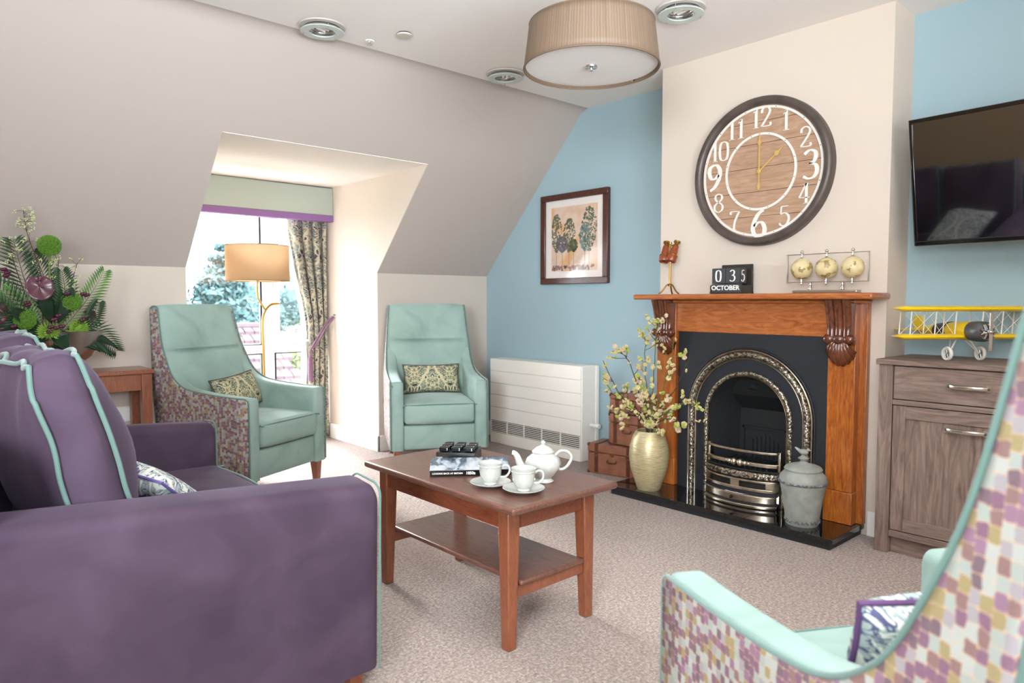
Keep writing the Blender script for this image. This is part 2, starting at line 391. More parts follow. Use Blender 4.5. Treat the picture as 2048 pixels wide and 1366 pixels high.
t.link(t.ramp(vo.outputs['Distance'], [(.1, '#9da09b'), (.5, '#55565a')]), t.b.inputs['Base Color']); t.b.inputs['Roughness'].default_value = .7; M['urnband'] = t.m
t = NT('pleated_silk'); v = t.coord('UV'); wv = t.node('ShaderNodeTexWave', i_Scale=8.0, i_Distortion=1.5); wv.bands_direction = 'X'; t.link(v, wv.inputs['Vector'])
nz = t.node('ShaderNodeTexNoise', i_Scale=14.0, i_Detail=2.0); t.link(t.coord('UV', (1.7, .04, 1)), nz.inputs['Vector'])
t.link(t.mix(t.math('MULTIPLY', nz.outputs[0], .9), t.mix(wv.outputs[0], '#76614e', '#8a7562'), '#5f4c3b'), t.b.inputs['Base Color']); t.b.inputs['Roughness'].default_value = .6; M['silk'] = t.m
M['fitting'] = plain('fitting_enamel', '#c3bbb3', .5)
M['diffuser'] = plain('opal_diffuser', '#ece8e6', .5)
t = NT('linen_shade'); v = t.coord('UV', (1, 1, 1)); 
nz = t.node('ShaderNodeTexNoise', i_Scale=60.0, i_Detail=2.0); t.link(t.coord('UV', (1, 6, 1)), nz.inputs['Vector'])
n3 = t.node('ShaderNodeTexNoise', i_Scale=60.0, i_Detail=2.0); t.link(t.coord('UV', (6, 1, 1)), n3.inputs['Vector'])
cc = t.mix(t.math('MULTIPLY', t.math('ADD', nz.outputs[0], n3.outputs[0]), .5), '#8e7355', '#b99e7e')
df = t.node('ShaderNodeBsdfDiffuse'); tr = t.node('ShaderNodeBsdfTranslucent'); mx = t.node('ShaderNodeMixShader'); mx.inputs[0].default_value = .28
t.link(cc, df.inputs[0]); t.link(cc, tr.inputs[0]); t.link(df.outputs[0], mx.inputs[1]); t.link(tr.outputs[0], mx.inputs[2]); t.link(mx.outputs[0], t.n['Material Output'].inputs[0]); M['linen'] = t.m
M['pelmet'] = plain('sage_linen_pelmet', '#a0a89d', .85, var=.06, bscale=200)
M['pelmettrim'] = plain('purple_linen_trim', '#7d5a8a', .85)
M['tassel'] = plain('mauve_cord', '#7a5a72', .7, bump=.3, bscale=300)
t = NT('window_glass'); g = t.node('ShaderNodeBsdfGlossy'); g.inputs['Roughness'].default_value = .02; tp = t.node('ShaderNodeBsdfTransparent'); mx = t.node('ShaderNodeMixShader'); mx.inputs[0].default_value = .05
t.link(tp.outputs[0], mx.inputs[1]); t.link(g.outputs[0], mx.inputs[2]); t.link(mx.outputs[0], t.n['Material Output'].inputs[0]); M['glass'] = t.m
t = NT('sheer_voile'); d = t.node('ShaderNodeBsdfTranslucent'); d.inputs[0].default_value = (.9, .92, .95, 1); tp = t.node('ShaderNodeBsdfTransparent'); mx = t.node('ShaderNodeMixShader'); mx.inputs[0].default_value = .45
t.link(tp.outputs[0], mx.inputs[1]); t.link(d.outputs[0], mx.inputs[2]); t.link(mx.outputs[0], t.n['Material Output'].inputs[0]); M['voile'] = t.m
t = NT('frosted_glass'); t.b.inputs['Base Color'].default_value = lin('#dfe8e2'); t.b.inputs['Roughness'].default_value = .25; t.b.inputs['Transmission Weight'].default_value = .35; M['frost'] = t.m

# ------------------------------------------------------------------ room shell
XB, XBR, XA = 3.816, 3.510, 3.755      # blue wall, chimney breast front, right alcove wall
YK, ZK, ZC = 4.556, 1.336, 2.50        # knee wall, its top, ceiling
DX0, DX1, DZ, YW = 1.414, 2.760, 2.04, 5.40
YT = 3.469                              # slope meets ceiling
XL, YR = -2.1, -2.6
def yslope(z): return YK-(z-ZK)*(YK-YT)/(ZC-ZK)
YD = yslope(DZ)
struct('floor', MB().box(XL, 4.0, YR, 5.6, -.1, 0), M['carpet'], shade=False)
BY0, BY1 = 1.275, 2.56                  # breast extents
# ceiling with a soft curve into the slope
def slope_quad(mb, x0, x1, prof):
    mb.grid(lambda u, v: (x0+(x1-x0)*u, *prof[int(round(v*(len(prof)-1)))]), 1, len(prof)-1)
zz = ZC-.045; ys = yslope(zz)
curve = [(ys, zz)] + [((1-t)**2*ys+2*t*(1-t)*YT+t*t*(YT-.05), (1-t)**2*zz+2*t*(1-t)*ZC+t*t*ZC) for t in [k/8 for k in range(1, 9)]]
mb = MB().box(XL, 4.0, YR, YT-.05, ZC, ZC+.08)
struct('ceiling', mb, M['ceil'], shade=False)
mb = MB()
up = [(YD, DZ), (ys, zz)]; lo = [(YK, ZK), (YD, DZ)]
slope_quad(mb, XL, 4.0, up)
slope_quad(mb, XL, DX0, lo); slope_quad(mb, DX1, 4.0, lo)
SLP = plain('shaded_slope_paint', '#b7aca4', .92, spec=.15)  # slope's weaker light put into the colour, darker than the ceiling paint
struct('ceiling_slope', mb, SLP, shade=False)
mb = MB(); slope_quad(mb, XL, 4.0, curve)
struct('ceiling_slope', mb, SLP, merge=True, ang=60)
struct('wall_back', MB().box(XL, DX0-.003, YK, YK+.1, 0, ZK), M['beige'], shade=False)
struct('wall_back_right', MB().box(DX1+.003, 4.0, YK, YK+.1, 0, ZK), M['beige'], shade=False)
cheek = [(YK+.003, 0), (5.6, 0), (5.6, DZ+.05), (YD-.03, DZ+.05), (YK+.003, ZK+.003)]
struct('wall_dormer_left', MB().prism(cheek, 0, DX0-.06, DX0), M['cream_wall'], shade=False)
struct('wall_dormer_right', MB().prism(cheek, 0, DX1, DX1+.06), M['cream_wall'], shade=False)
struct('ceiling_dormer', MB().box(DX0-.06, DX1+.06, YD+.003, 5.6, DZ, DZ+.06), M['ceil'], shade=False)
wl = [(BY1-.1, 0), (YK, 0), (YK, ZK), (YT, ZC), (BY1-.1, ZC)]
struct('wall_right_blue', MB().prism(wl, 0, XB, XB+.1), M['blue'], shade=False)
struct('wall_right_alcove', MB().box(XA, XA+.1, YR, BY0+.05, 0, ZC), M['blue'], shade=False)
mb = MB()       # chimney breast with a recess for the fire
mb.box(XBR, 3.95, BY0, 1.64, 0, ZC); mb.box(XBR, 3.95, 2.22, BY1, 0, ZC); mb.box(XBR, 3.95, 1.64, 2.22, .80, ZC)
struct('wall_chimney_breast', mb, M['cream_wall'], shade=False)
struct('wall_left', MB().box(XL-.1, XL, YR, YK+.1, 0, ZC), plain('warm_wall', '#d3b897', .9), shade=False)
struct('wall_rear', MB().box(XL, 4.0, YR-.1, YR, 0, ZC), M['cream_wall'], shade=False)
# baseboards
def baseboard(name, pts, h=.12, t=.016):
    for i, (a, b) in enumerate(pts):
        x0, x1 = sorted((a[0], b[0])); y0, y1 = sorted((a[1], b[1]))
        struct(name if i == 0 else name, MB().box(x0, x1, y0, y1, 0, h), M['white'], bevel=.004)
baseboard('baseboard_dormer', [((DX1-.016, YK-.016), (DX1, 5.34))])
baseboard('baseboard_back', [((DX1-.016, YK-.016), (XB, YK)), ((XL, YK-.016), (DX0+.016, YK))])
baseboard('baseboard_right', [((XB-.016, BY1), (XB, YK-.016)), ((XA-.016, YR), (XA, BY0))])
baseboard('baseboard_chimney', [((XBR-.016, BY0-.016), (XBR, 1.33)), ((XBR, BY0-.016), (XA, BY0))])

# ------------------------------------------------------------------ window
W = tag(thing('window_1', None, None, (0, YW, 0)), kind='structure')
def wpart(name, x0, x1, z0, z1, y0=0, y1=.07, m='upvc', parent=W, **k): return put(name, MB().box(x0, x1, y0, y1, z0, z1), M[m], parent, bevel=.006 if m == 'upvc' else 0, **k)
wpart('jamb', DX0, DX0+.055, .02, 2.02); wpart('jamb', DX1-.055, DX1, .02, 2.02)
wpart('head', DX0, DX1, 1.96, DZ); wpart('sill_rail', DX0, DX1, 0, .10)
wpart('mullion', 2.235, 2.325, .10, 1.96, -.01, .07); wpart('transom', DX0+.055, DX1-.055, .72, .785, -.008, .07)
# opening casement on the right with its own frame
cs = put('casement', MB().box(2.325, 2.37, -.02, .04, .785, 1.96).box(2.66, 2.705, -.02, .04, .785, 1.96).box(2.37, 2.66, -.02, .04, .785, .835).box(2.37, 2.66, -.02, .04, 1.91, 1.96), M['upvc'], W, bevel=.004)
put('handle', MB().box(2.52, 2.56, -.035, -.02, .80, .82).tube([(2.54, -.035, .812), (2.54, -.05, .812), (2.60, -.055, .81), (2.66, -.055, .806)], .008), M['upvc'], cs)
for x0, x1, z0, z1 in ((DX0+.05, 2.24, .78, 1.97), (DX0+.05, 2.24, .09, .725), (2.32, DX1-.05, .09, .725), (2.36, 2.67, .82, 1.92)):
    wpart('pane', x0, x1, z0, z1, .03, .034, 'glass')
for x, z0, z1 in ((2.226, .785, 1.96), (2.226, .10, .72), (2.372, .835, 1.91), (2.334, .10, .72)):
    wpart('gasket', x-.006, x+.006, z0, z1, .0, .03, 'black')
for x0, x1, z in ((DX0+.055, 2.235, .789), (DX0+.055, 2.235, .716), (2.325, DX1-.055, .716)):
    wpart('gasket', x0, x1, z-.004, z+.004, .0, .03, 'black')
struct('wall_dormer_front', MB().box(DX0-.06, DX1+.06, YW+.07, YW+.1, -.1, .02), M['white'], shade=False)

# ------------------------------------------------------------------ outside
GZ = -5.0
gm = NT('grass_ground'); nz = gm.node('ShaderNodeTexNoise', i_Scale=.35, i_Detail=5.0); gm.link(gm.coord(), nz.inputs['Vector'])
gm.link(gm.ramp(nz.outputs[0], [(.3, '#333d22'), (.7, '#4a5430')]), gm.b.inputs['Base Color']); gm.b.inputs['Roughness'].default_value = 1
struct('ground_outside', MB().box(-120, 160, 9, 220, GZ-.2, GZ), gm.m, shade=False)
def leafmat(name, a, b):
    t = NT(name); nz = t.node('ShaderNodeTexNoise', i_Scale=1.6, i_Detail=5.0); t.link(t.coord(), nz.inputs['Vector'])
    t.link(t.ramp(nz.outputs[0], [(.32, a), (.66, b)]), t.b.inputs['Base Color']); t.b.inputs['Roughness'].default_value = .9; return t.m
LM = {'blue': leafmat('blue_green_needles', '#22393c', '#3d5957'), 'green': leafmat('green_leaves', '#2a4738', '#48634a'),
      'yellow': leafmat('yellow_green_leaves', '#333f1e', '#4d572b'), 'red': leafmat('red_autumn_leaves', '#4a2426', '#663636')}
BARK = plain('tree_bark', '#40362e', .9)
def leaf_cloud(mb, c, r, n, s, sz=1.0):
    for _ in range(n):
        d = Vector((random.gauss(0, 1), random.gauss(0, 1), random.gauss(0, 1))).normalized()
        p = Vector(c)+Vector((d.x*r, d.y*r, d.z*r*sz))*random.uniform(.72, 1.08)
        a = Vector((random.gauss(0, 1), random.gauss(0, 1), random.gauss(0, 1))).normalized(); b = a.orthogonal().normalized()
        q = s*random.uniform(.6, 1.3)
        mb.add([p-a*q, p+b*q*.6, p+a*q, p-b*q*.6], [(0, 1, 2, 3)])
def tree(x, y, top, rad, kind, label, conifer=False):
    t = thing('conifer_tree' if conifer else 'broadleaf_tree', label, 'tree', (x, y, GZ), 0, 'trees beyond the window')
    h = top-GZ; mb = MB(); hard = MB()
    if conifer:
        for k in range(15):
            f = k/14; zc = h*(.2+.78*f); r = rad*(1-f)**.8+.25
            for j in range(6):
                a = random.uniform(0, 6.28); rr = r*.55
                leaf_cloud(mb, (cos(a)*rr, sin(a)*rr, zc), r*.5+.1, 110, .15, .45)
            hard.ball((0, 0, zc), r*.6, 8, (1, 1, .6))
    else:
        for k in range(13):
            a = random.uniform(0, 6.28); rr = rad*random.uniform(.1, .75); zc = h*random.uniform(.42, .86); r = rad*random.uniform(.32, .5)
            if k == 0: rr = 0; zc = h-r
            leaf_cloud(mb, (cos(a)*rr, sin(a)*rr, zc), r, 480, .13, .85)
            hard.ball((cos(a)*rr, sin(a)*rr, zc), r*.8, 8, (1, 1, .8))
    cr = put('crown', mb, LM[kind], t, shade=False); cr['kind'] = 'stuff'
    put('inner_crown', hard, LM[kind], t)
    put('trunk', MB().tube([(0, 0, 0), (.1, 0, h*.4), (0, .1, h*.75)], [.35, .25, .1], 8), BARK, t)
for a in ((11.2, 31, 3.6, 3.0, 'blue', 'tall blue-green conifer rising above the other trees left of the lamp shade', True),
          (10.4, 45, 1.35, 5.2, 'green', 'pale bushy tree at the far left edge of the window'),
          (15.6, 39.5, 2.25, 4.0, 'blue', 'bluish rounded tree between the conifer and the lamp pole'),
          (14.9, 27, .95, 2.2, 'green', 'green tree just left of the white window mullion', ),
          (18.9, 33, 2.2, 2.9, 'blue', 'blue-green tree seen right of the mullion under the shade'),
          (17.6, 26.5, 1.45, 1.1, 'red', 'small red-leaved tree right of the window mullion'),
          (10.6, 22.5, -.6, 2.3, 'yellow', 'low yellow-green tree in the right lower panes'),
          (24.0, 45, 5.9, 4.2, 'green', 'tall thin-topped tree seen in the upper right casement')):
    tree(*a)
# neighbouring tiled roof
t = thing('neighbouring_roof', 'pinkish brown tiled roof of the house below the window', 'roof', (0, 0, 0))
rt = plain('roof_tile', '#37282b', .9, var=.25, bscale=2)
mb = MB(); rows = 13
RX0, RX1, RY0, RY1, RZ0, RZ1 = 2.0, 9.1, 17.0, 21.5, -2.9, .35
for j in range(rows):
    f0, f1 = j/rows, (j+1)/rows
    y0, y1 = RY0+(RY1-RY0)*f0, RY0+(RY1-RY0)*f1; z0, z1 = RZ0+(RZ1-RZ0)*f0, RZ0+(RZ1-RZ0)*f1
    for i in range(24):
        xa = RX0+(RX1-RX0)*(i+(.5 if j % 2 else 0))/24; xb = xa+(RX1-RX0)/24-.02
        o = random.uniform(0, .03)
        mb.add([(xa, y0, z0+.09+o), (xb, y0, z0+.09+o), (xb, y1, z1+.03), (xa, y1, z1+.03), (xa, y0, z0), (xb, y0, z0)], [(0, 1, 2, 3), (4, 5, 1, 0)])
o = put('tiles', mb, rt, t, shade=False); o['kind'] = 'stuff'
put('roof_deck', MB().add([(RX0, RY0, RZ0-.05), (RX1, RY0, RZ0-.05), (RX1, RY1, RZ1-.05), (RX0, RY1, RZ1-.05), (RX0, RY1+4, RZ0), (RX1, RY1+4, RZ0)], [(0, 1, 2, 3), (3, 2, 5, 4), (1, 5, 2), (0, 3, 4)]), rt, t, shade=False)
put('ridge_tile', MB().tube([(RX0, RY1, RZ1), (RX1, RY1, RZ1)], .12, 8), rt, t)
put('wall', MB().box(RX0+.2, RX1-.2, RY0+.3, RY1+3.6, GZ, RZ0), plain('brick_wall', '#8c6a5c', .9), t, shade=False)

# ------------------------------------------------------------------ pelmet, curtain, tieback
p = thing('pelmet', 'sage linen box pelmet with a purple lower band above the window', 'pelmet', (0, 5.215, 0))
put('pelmet_board', MB().box(DX0+.003, DX1-.003, 0, .06, 1.815, 2.032), M['pelmet'], p, bevel=.004)
put('trim_band', MB().box(DX0+.003, DX1-.003, -.004, .062, 1.765, 1.815), M['pelmettrim'], p, bevel=.003)
def curtain(name, label, x0f, x1f, y, z0, z1, folds, amp, mat, n=90, nz=40):
    mb = MB(); L = {}
    def fn(u, v):
        z = z1+(z0-z1)*v; a, b = x0f(v), x1f(v)
        return (a+(b-a)*u + amp*.3*sin(u*folds*4*pi), y+amp*cos(u*folds*2*pi)*(1-.25*sin(pi*v)) , z)
    mb.grid(fn, n, nz, uv=lambda u, v: (u*folds*.17+.02, (z1+(z0-z1)*v)))
    o = put(name, mb, mat, None, solid=.004)
    tag(o, label, 'curtain'); return o
tb = .40
cl = lambda v: 2.43+.15*smooth(v/.55) - .03*smooth((v-.6)/.4)
cr = lambda v: 2.735
curtain('patterned_curtain', 'paisley patterned curtain tied back at the right side of the window', cl, cr, 5.33, .015, 1.80, 3.5, .038, M['paisley'])
vl = lambda v: 2.37+.18*smooth(v/.5)-.02*v
o = curtain('sheer_voile_curtain', 'thin white sheer beside the paisley curtain', vl, lambda v: vl(v)+.10, 5.365, .05, 1.80, 3.0, .010, M['voile'], 40, 20)
t = thing('curtain_tieback', 'mauve cord tieback with a hanging tassel on the paisley curtain', 'tieback', (0, 0, 0))
put('cord', MB().tube(catmull([(2.75, 5.20, 1.02), (2.70, 5.235, .96), (2.64, 5.25, .86), (2.575, 5.25, .765), (2.56, 5.25, .74)], 6), .007, 8), M['tassel'], t)
put('cord', MB().tube(catmull([(2.75, 5.21, 1.0), (2.68, 5.23, .90), (2.62, 5.24, .80), (2.575, 5.245, .75)], 6), .007, 8), M['tassel'], t)
put('tassel', MB().lathe([(.004, .74), (.012, .72), (.006, .70), (.017, .675), (.020, .66), (.016, .645), (.020, .635), (.021, .50), (.022, .49)], (2.555, 5.245, 0), 14), M['tassel'], t)
put('hook', MB().tube([(2.76, 5.20, 1.01), (2.735, 5.20, 1.01), (2.735, 5.20, 1.03)], .005), M['chrome'], t)

# ------------------------------------------------------------------ upholstered wing armchair
HW = .322; ARMH = .60
cprof = [(0, .6), (.18, .607), (.36, .622), (.47, .645), (.55, .70), (.60, .78), (.65, .90), (.69, 1.085)]
cc = catmull([(a, b, 0) for a, b in cprof], 6); CY = [q.x for q in cc]; CZ = [q.y for q in cc]
def yfront(z): return 0 if z < .6 else interp(z, CZ, CY)
def ztop(y): return interp(y, CY, CZ)
def yback(z): return interp(z, [.15, .6, 1.085], [.655, .70, .752])
def hw(z): return HW*(1-.125*max(0, z-.6)/.5)
def armchair(name, label, loc, rz, sc=None):
    t = thing(name, label, 'armchair', (*loc, 0), rz, 'mint and patchwork wing armchairs', sc=sc)
    zs = [.15, .3, .45, .56, .6] + [.6+.004*k for k in range(1, 12)] + [.66+.0425*k for k in range(0, 11)]
    for sg in (-1, 1):
        def fn(u, v, off=0):
            z = zs[int(round(v*(len(zs)-1)))]; a = yfront(z)+.006; b = yback(z)-.004
            return (sg*(hw(z)+.001), a+(b-a)*u, z if z < 1.07 else 1.082)
        mb = MB().grid(fn, 8, len(zs)-1, uv=lambda u, v: (fn(u, v)[1]+sg*.37, fn(u, v)[2]))
        put('side_panel', mb, M['patch'], t, solid=.006, ang=60)
        # arm: loft of rounded sections along its depth
        ys = [0, .004, .012, .03] + [.06+.03*k for k in range(19)]
        sec = []
        th = .085
        for y in ys:
            k = .014*(1-min(1, y/.012))**2; zt = min(ztop(y), .80)+.004-k
            o_, i_ = sg*(hw(min(zt, .8))-.002-k), sg*(HW-th+k)
            b_ = sg*(HW-.002-k); r = .022
            ring = [(b_, y, .15), (sg*(HW-.002-k), y, .58)]
            for a in range(5):
                q = a/4*pi/2; ring.append((o_-sg*r*(1-cos(q)), y, zt-r*(1-sin(q))))
            for a in range(5):
                q = a/4*pi/2; ring.append((i_+sg*r*(1-sin(q)), y, zt-r*(1-cos(q))))
            ring += [(i_, y, .15)]
            sec.append(ring)
        n = len(sec[0]); vs = [p for r_ in sec for p in r_]
        fs = [(j*n+i, j*n+(i+1) % n, (j+1)*n+(i+1) % n, (j+1)*n+i) for j in range(len(sec)-1) for i in range(n)] + [tuple(range(n)), tuple((len(sec)-1)*n+i for i in range(n))]
        put('arm', MB().add(vs, fs), M['mint'], t, ang=50)
    # backrest
    bp = [(.50, .42), (.525, .55), (.555, .64), (.575, .70), (.60, .78)]
    zf = [.42, .48, .55, .60, .64, .68, .72, .76, .79, .81, .825, .833, .84, .847, .855, .87, .89, .93, .97, 1.01, 1.045, 1.07, 1.085]
    def yf(z): return interp(z, [.42, .55, .64, .70, .78, .90, 1.085], [.50, .525, .562, .585, .606, .652, .694])
    U = [-1, -.985, -.95, -.88] + [-.8+.1*k for k in range(17)] + [.88, .95, .985, 1]
    secs = []
    for u in U:
        ring = []
        edge = 1-abs(u)**6
        for z in zf:
            puff = .036*edge*(1-abs((z-.80)/.34)**2.2 if abs(z-.8) < .34 else 0)
            groove = .024*exp(-((z-.84)/.010)**2)*(1-abs(u)**5)
            rx = .006*(1-edge)
            ring.append((u*(hw(z)-.004), yf(z)-puff*.8+groove+rx, z))
        zt = 1.085+.018*edge**.5
        ring += [(u*(hw(1.08)-.008), .705, zt+.008), (u*(hw(1.08)-.008), .725, zt+.008), (u*(hw(1.08)-.006), .745, zt-.003)]
        for z in (1.05, .8, .6, .3, .16): ring.append((u*(hw(z)-.006), yback(z)-.006, z))
        ring += [(u*(HW-.02), .52, .16)]
        secs.append(ring)
    n = len(secs[0]); vs = [p for r_ in secs for p in r_]
    fs = [(j*n+i, (j+1)*n+i, (j+1)*n+(i+1) % n, j*n+(i+1) % n) for j in range(len(secs)-1) for i in range(n)] + [tuple(range(n)), tuple((len(secs)-1)*n+i for i in range(n))]
    put('backrest', MB().add(vs, fs), M['mint'], t, ang=50)
    mb = MB().grid(lambda u, v: ((2*u-1)*(hw(.16+.925*v)-.003), yback(.16+.925*v)+.001, .16+.925*v), 8, 14, uv=lambda u, v: ((2*u-1)*HW+3, .16+.925*v))
    put('back_panel', mb, M['patch'], t, solid=.006)
    # piping along both silhouettes and round the top
    for sg in (-1, 1):
        pts = [(sg*HW, 0, .16), (sg*HW, -.001, .4), (sg*HW, .0, .575), (sg*HW, .004, .592)] + [(sg*(hw(q.y)+.001), q.x, q.y+.002) for q in cc[1:]] + [(sg*(hw(1.1)+.001), .705, 1.10), (sg*(hw(1.1)-.0), .735, 1.10), (sg*hw(1.1), .752, 1.085), (sg*hw(.9), yback(.9), .9), (sg*hw(.6), yback(.6), .6), (sg*HW, yback(.16), .16)]
        put('piping', MB().tube(pts, .0043, 8), M['mintpipe'], t)
    put('piping', MB().tube([(-hw(1.1), .752, 1.09), (0, .753, 1.104), (hw(1.1), .752, 1.09)], .005, 6), M['mintpipe'], t)
    put('front_rail', MB().cushion(HW-.083, .30, .080, .014, (0, .006, 0), (0, .318, .232)), M['mint'], t)
    sc_ = put('seat_cushion', MB().cushion(HW-.088, .272, .070, .026, (.0, .014, .022), (0, .260, .393), 8), M['mint'], t)
    x = HW-.088
    for z in (.452,): put('piping', MB().tube(catmull([(-x, .5, z), (-x, .02, z-.004), (-x+.014, -.005, z-.004), (0, -.018, z+.001), (x-.014, -.005, z-.004), (x, .02, z-.004), (x, .5, z)], 8), .004, 6), M['mintpipe'], sc_)
    for sx in (-1, 1):
        put('leg', MB().taper((sx*(HW-.045), .035, 0), (.015, .015), (sx*(HW-.045), .04, .155), (.026, .026)), M['redwood'], t, bevel=.003)
        put('leg', MB().taper((sx*(HW-.05), .66, 0), (.015, .015), (sx*(HW-.05), .62, .165), (.026, .026)), M['redwood'], t, bevel=.003)
    return t
chA = armchair('armchair', 'mint wing armchair angled in front of the window and floor lamp', (1.74, 3.845), 25.3)
chB = dup(chA, (2.726, 3.734, 0), -28.4, 'mint wing armchair facing the camera beside the cream radiator')
chC = dup(chA, (1.348, .606, 0), 150.6, 'wing armchair in the near right foreground seen from its patchwork side', sc=(1, .978, 1.04))

# scatter cushions
def pillow(name, label, a, b, th, M4, mat, pipe):
    n = 20
    def P(u, v, s):
        x, y = 2*u-1, 2*v-1
        e = max(0, (1-abs(x)**2.6)*(1-abs(y)**2.6))**.42
        return (a*x*(1-.07*(1-x*x*0-y*y)*abs(x)), b*y*(1-.09*(1-x*x)*abs(y)), s*th*e)
    t = thing(name, label, 'cushion'); t.matrix_world = M4
    mb = MB()
    mb.grid(lambda u, v: P(u, v, 1), n, n, uv=lambda u, v: ((u*2-1)*a, v*2*b+.03)); mb.grid(lambda u, v: P(1-u, v, -1), n, n, uv=lambda u, v: ((u*2-1)*a, v*2*b))
    put('cover', mb, mat, t, merge=True, ang=80)
    pts = [P(k/12, 0, 0) for k in range(12)] + [P(1, k/8, 0) for k in range(8)] + [P(1-k/12, 1, 0) for k in range(12)] + [P(0, 1-k/8, 0) for k in range(8)]
    put('piping', MB().tube(pts, .0045, 6, True), pipe, t)
    return t
def frame(loc, rz, tilt, roll=0):   # local x = width, local y = up the cushion, local z = outward towards the seat front
    return Matrix.Translation(Vector(loc)) @ Matrix.Rotation(radians(rz), 4, 'Z') @ Matrix.Rotation(radians(90-tilt), 4, 'X') @ Matrix.Rotation(radians(roll), 4, 'Z')
def onchair(ch, x, y, z): return ch.matrix_basis @ Vector((x, y, z))
bpy.context.view_layer.update()
dkp = plain('dark_olive_piping', '#4b463c', .7); ppp = plain('plum_piping', '#5c3b68', .7)
pillow('scatter_cushion', 'paisley lumbar cushion on the mint armchair beside the radiator', .205, .105, .055, frame(onchair(chB, 0, .44, .575), -28.4, 20), M['paisley2'], dkp)
pillow('scatter_cushion', 'paisley lumbar cushion on the mint armchair by the window', .205, .105, .055, frame(onchair(chA, .03, .42, .585), 25.3+8, 20, 4), M['paisley2'], dkp)
pillow('scatter_cushion', 'paisley lumbar cushion with plum piping on the near right armchair', .21, .12, .06, frame(onchair(chC, .03, .40, .60), 153.7-6, 18), M['paisley3'], ppp)

# ------------------------------------------------------------------ sofa (local: x along its length, y backwards, z up)
sofa = thing('sofa', 'purple velvet two seat sofa with mint piping at the left', 'sofa', (1.055, 2.47, 0), 90)
SW, AT = .73, .155
def sarm(sg):
    ys = [0, .004, .014, .03, .06] + [.12*k for k in range(1, 9)] + [1.02]
    sec = []
    for y in ys:
        k = .022*(1-min(1, y/.03))**2; zt = .605+.062*y/.88-k; r = .045
        o_, i_ = sg*(SW+.008-k), sg*(SW-AT+k)
        ring = [(sg*(SW-.006-k), y, .06), (sg*(SW-k), y, .30), (sg*(SW+.006-k), y, .50)]
        for a in range(7):
            q = a/6*pi/2; ring.append((o_-sg*r*(1-cos(q)), y, zt-r*.8*(1-sin(q))))
        for a in range(7):
            q = a/6*pi/2; ring.append((i_+sg*r*(1-sin(q)), y, zt+.006-r*.8*(1-cos(q))))
        ring += [(i_, y, .30), (i_, y, .06)]
        sec.append(ring)
    n = len(sec[0]); vs = [p for r_ in sec for p in r_]
    fs = [(j*n+i, j*n+(i+1) % n, (j+1)*n+(i+1) % n, (j+1)*n+i) for j in range(len(sec)-1) for i in range(n)] + [tuple(range(n)), tuple((len(sec)-1)*n+i for i in range(n))]
    a = put('arm', MB().add(vs, fs), M['purple'], sofa, ang=50)
    f = sec[3]; pts = [(p[0], -.004+.004, p[2]) for p in f[:-2]]+[(f[-1][0], 0, .08)]
    put('piping', MB().tube([(p[0]+(.003*sg if i < 9 else 0), .006, p[2]+.001) for i, p in enumerate(pts)], .0035, 8), M['mintpipe'], a)
sarm(-1); sarm(1)
put('base', MB().cushion(SW-AT, .42, .11, .015, (0, .003, 0), (0, .445, .17)), M['purple'], sofa)
put('back', MB().cushion(SW-.01, .07, .345, .03, (0, .01, 0), (0, .93, .475), 6, lambda q: (q.x, q.y+.10*(q.z+.37)-.03, q.z)), M['purple'], sofa)
for i, cx in enumerate((-.288, .288)):
    s_ = put('seat_cushion', MB().cushion(.284, .36, .085, .03, (0, .01, .022), (cx, .366, .355), 8), M['purple'], sofa)
    put('piping', MB().tube(catmull([(cx-.28, .6, .425), (cx-.275, .03, .425), (cx-.255, .008, .425), (cx, -.002, .430), (cx+.255, .008, .425), (cx+.275, .03, .425), (cx+.28, .6, .425)], 8), .0045, 6), M['mintpipe'], s_)
def backcush(cx, wid, th, h, zc, yc, tilt, yaw, seed):
    rnd = random.Random(seed)
    base = Matrix.Translation(Vector((cx, yc, zc))) @ Matrix.Rotation(radians(yaw), 4, 'Z') @ Matrix.Rotation(radians(-tilt), 4, 'X')
    def warp(q):
        f = q.z/h
        wob = .006*sin(q.x*23+seed)*(1+f) + .006*noise.noise(Vector((q.x*7, q.y*9+seed, q.z*7)))*2
        sag = -.02*(1-(q.x/wid)**2)*max(0, f)
        wr = .0035*sin(q.x*48+4*q.y+seed)*smooth((f-.75)*4)
        y = q.y*(1-.22*max(0, f)**3)
        return (q.x*(1-.03*(1-f*f)), y+wob, q.z+sag+wr)
    mb = MB(); mb.M = base; mb.cushion(wid, th, h, .035, (.03, .075, .02), (0, 0, 0), 14, warp)
    c = put('back_cushion', mb, M['purple'], sofa, ang=80)
    for sy in (-1, 1):   # piping loops on the two long edges of the boxing
        pts = []
        for (a, b, e, g) in ((-1, -1, -1, 1), (-1, 1, 1, 1), (1, 1, 1, -1), (1, -1, -1, -1)):
            for k in range(36):
                x = wid*(a+(e-a)*k/36); z = h*(b+(g-b)*k/36)
                l = sqrt((x/wid)**4+(z/h)**4); m = max(abs(x/wid), abs(z/h)); rr = 1 if abs(x/wid*z/h) < .72 else 1-.035*abs(x/wid*z/h)
                ux, uz = x/wid, z/h
                bx = .03*ux*max(0, 1-uz*uz)*.25; bz = .02*uz*max(0, 1-ux*ux)*.25
                q = Vector(warp(Vector((x*rr+bx, sy*(th-.002), z*rr+bz))))
                pts.append(base @ q)
        put('piping', MB().tube(pts, .0058, 8, True), M['mintpipe'], c)
backcush(-.285, .275, .066, .285, .725, .70, 13, 3, 1)
backcush(.285, .275, .070, .285, .745, .69, 14, -4, 5)
for sx in (-1, 1):
    for y in (.06, .84): put('leg', MB().taper((sx*(SW-.06), y, 0), (.018, .018), (sx*(SW-.06), y, .07), (.024, .024)), M['redwood'], sofa)
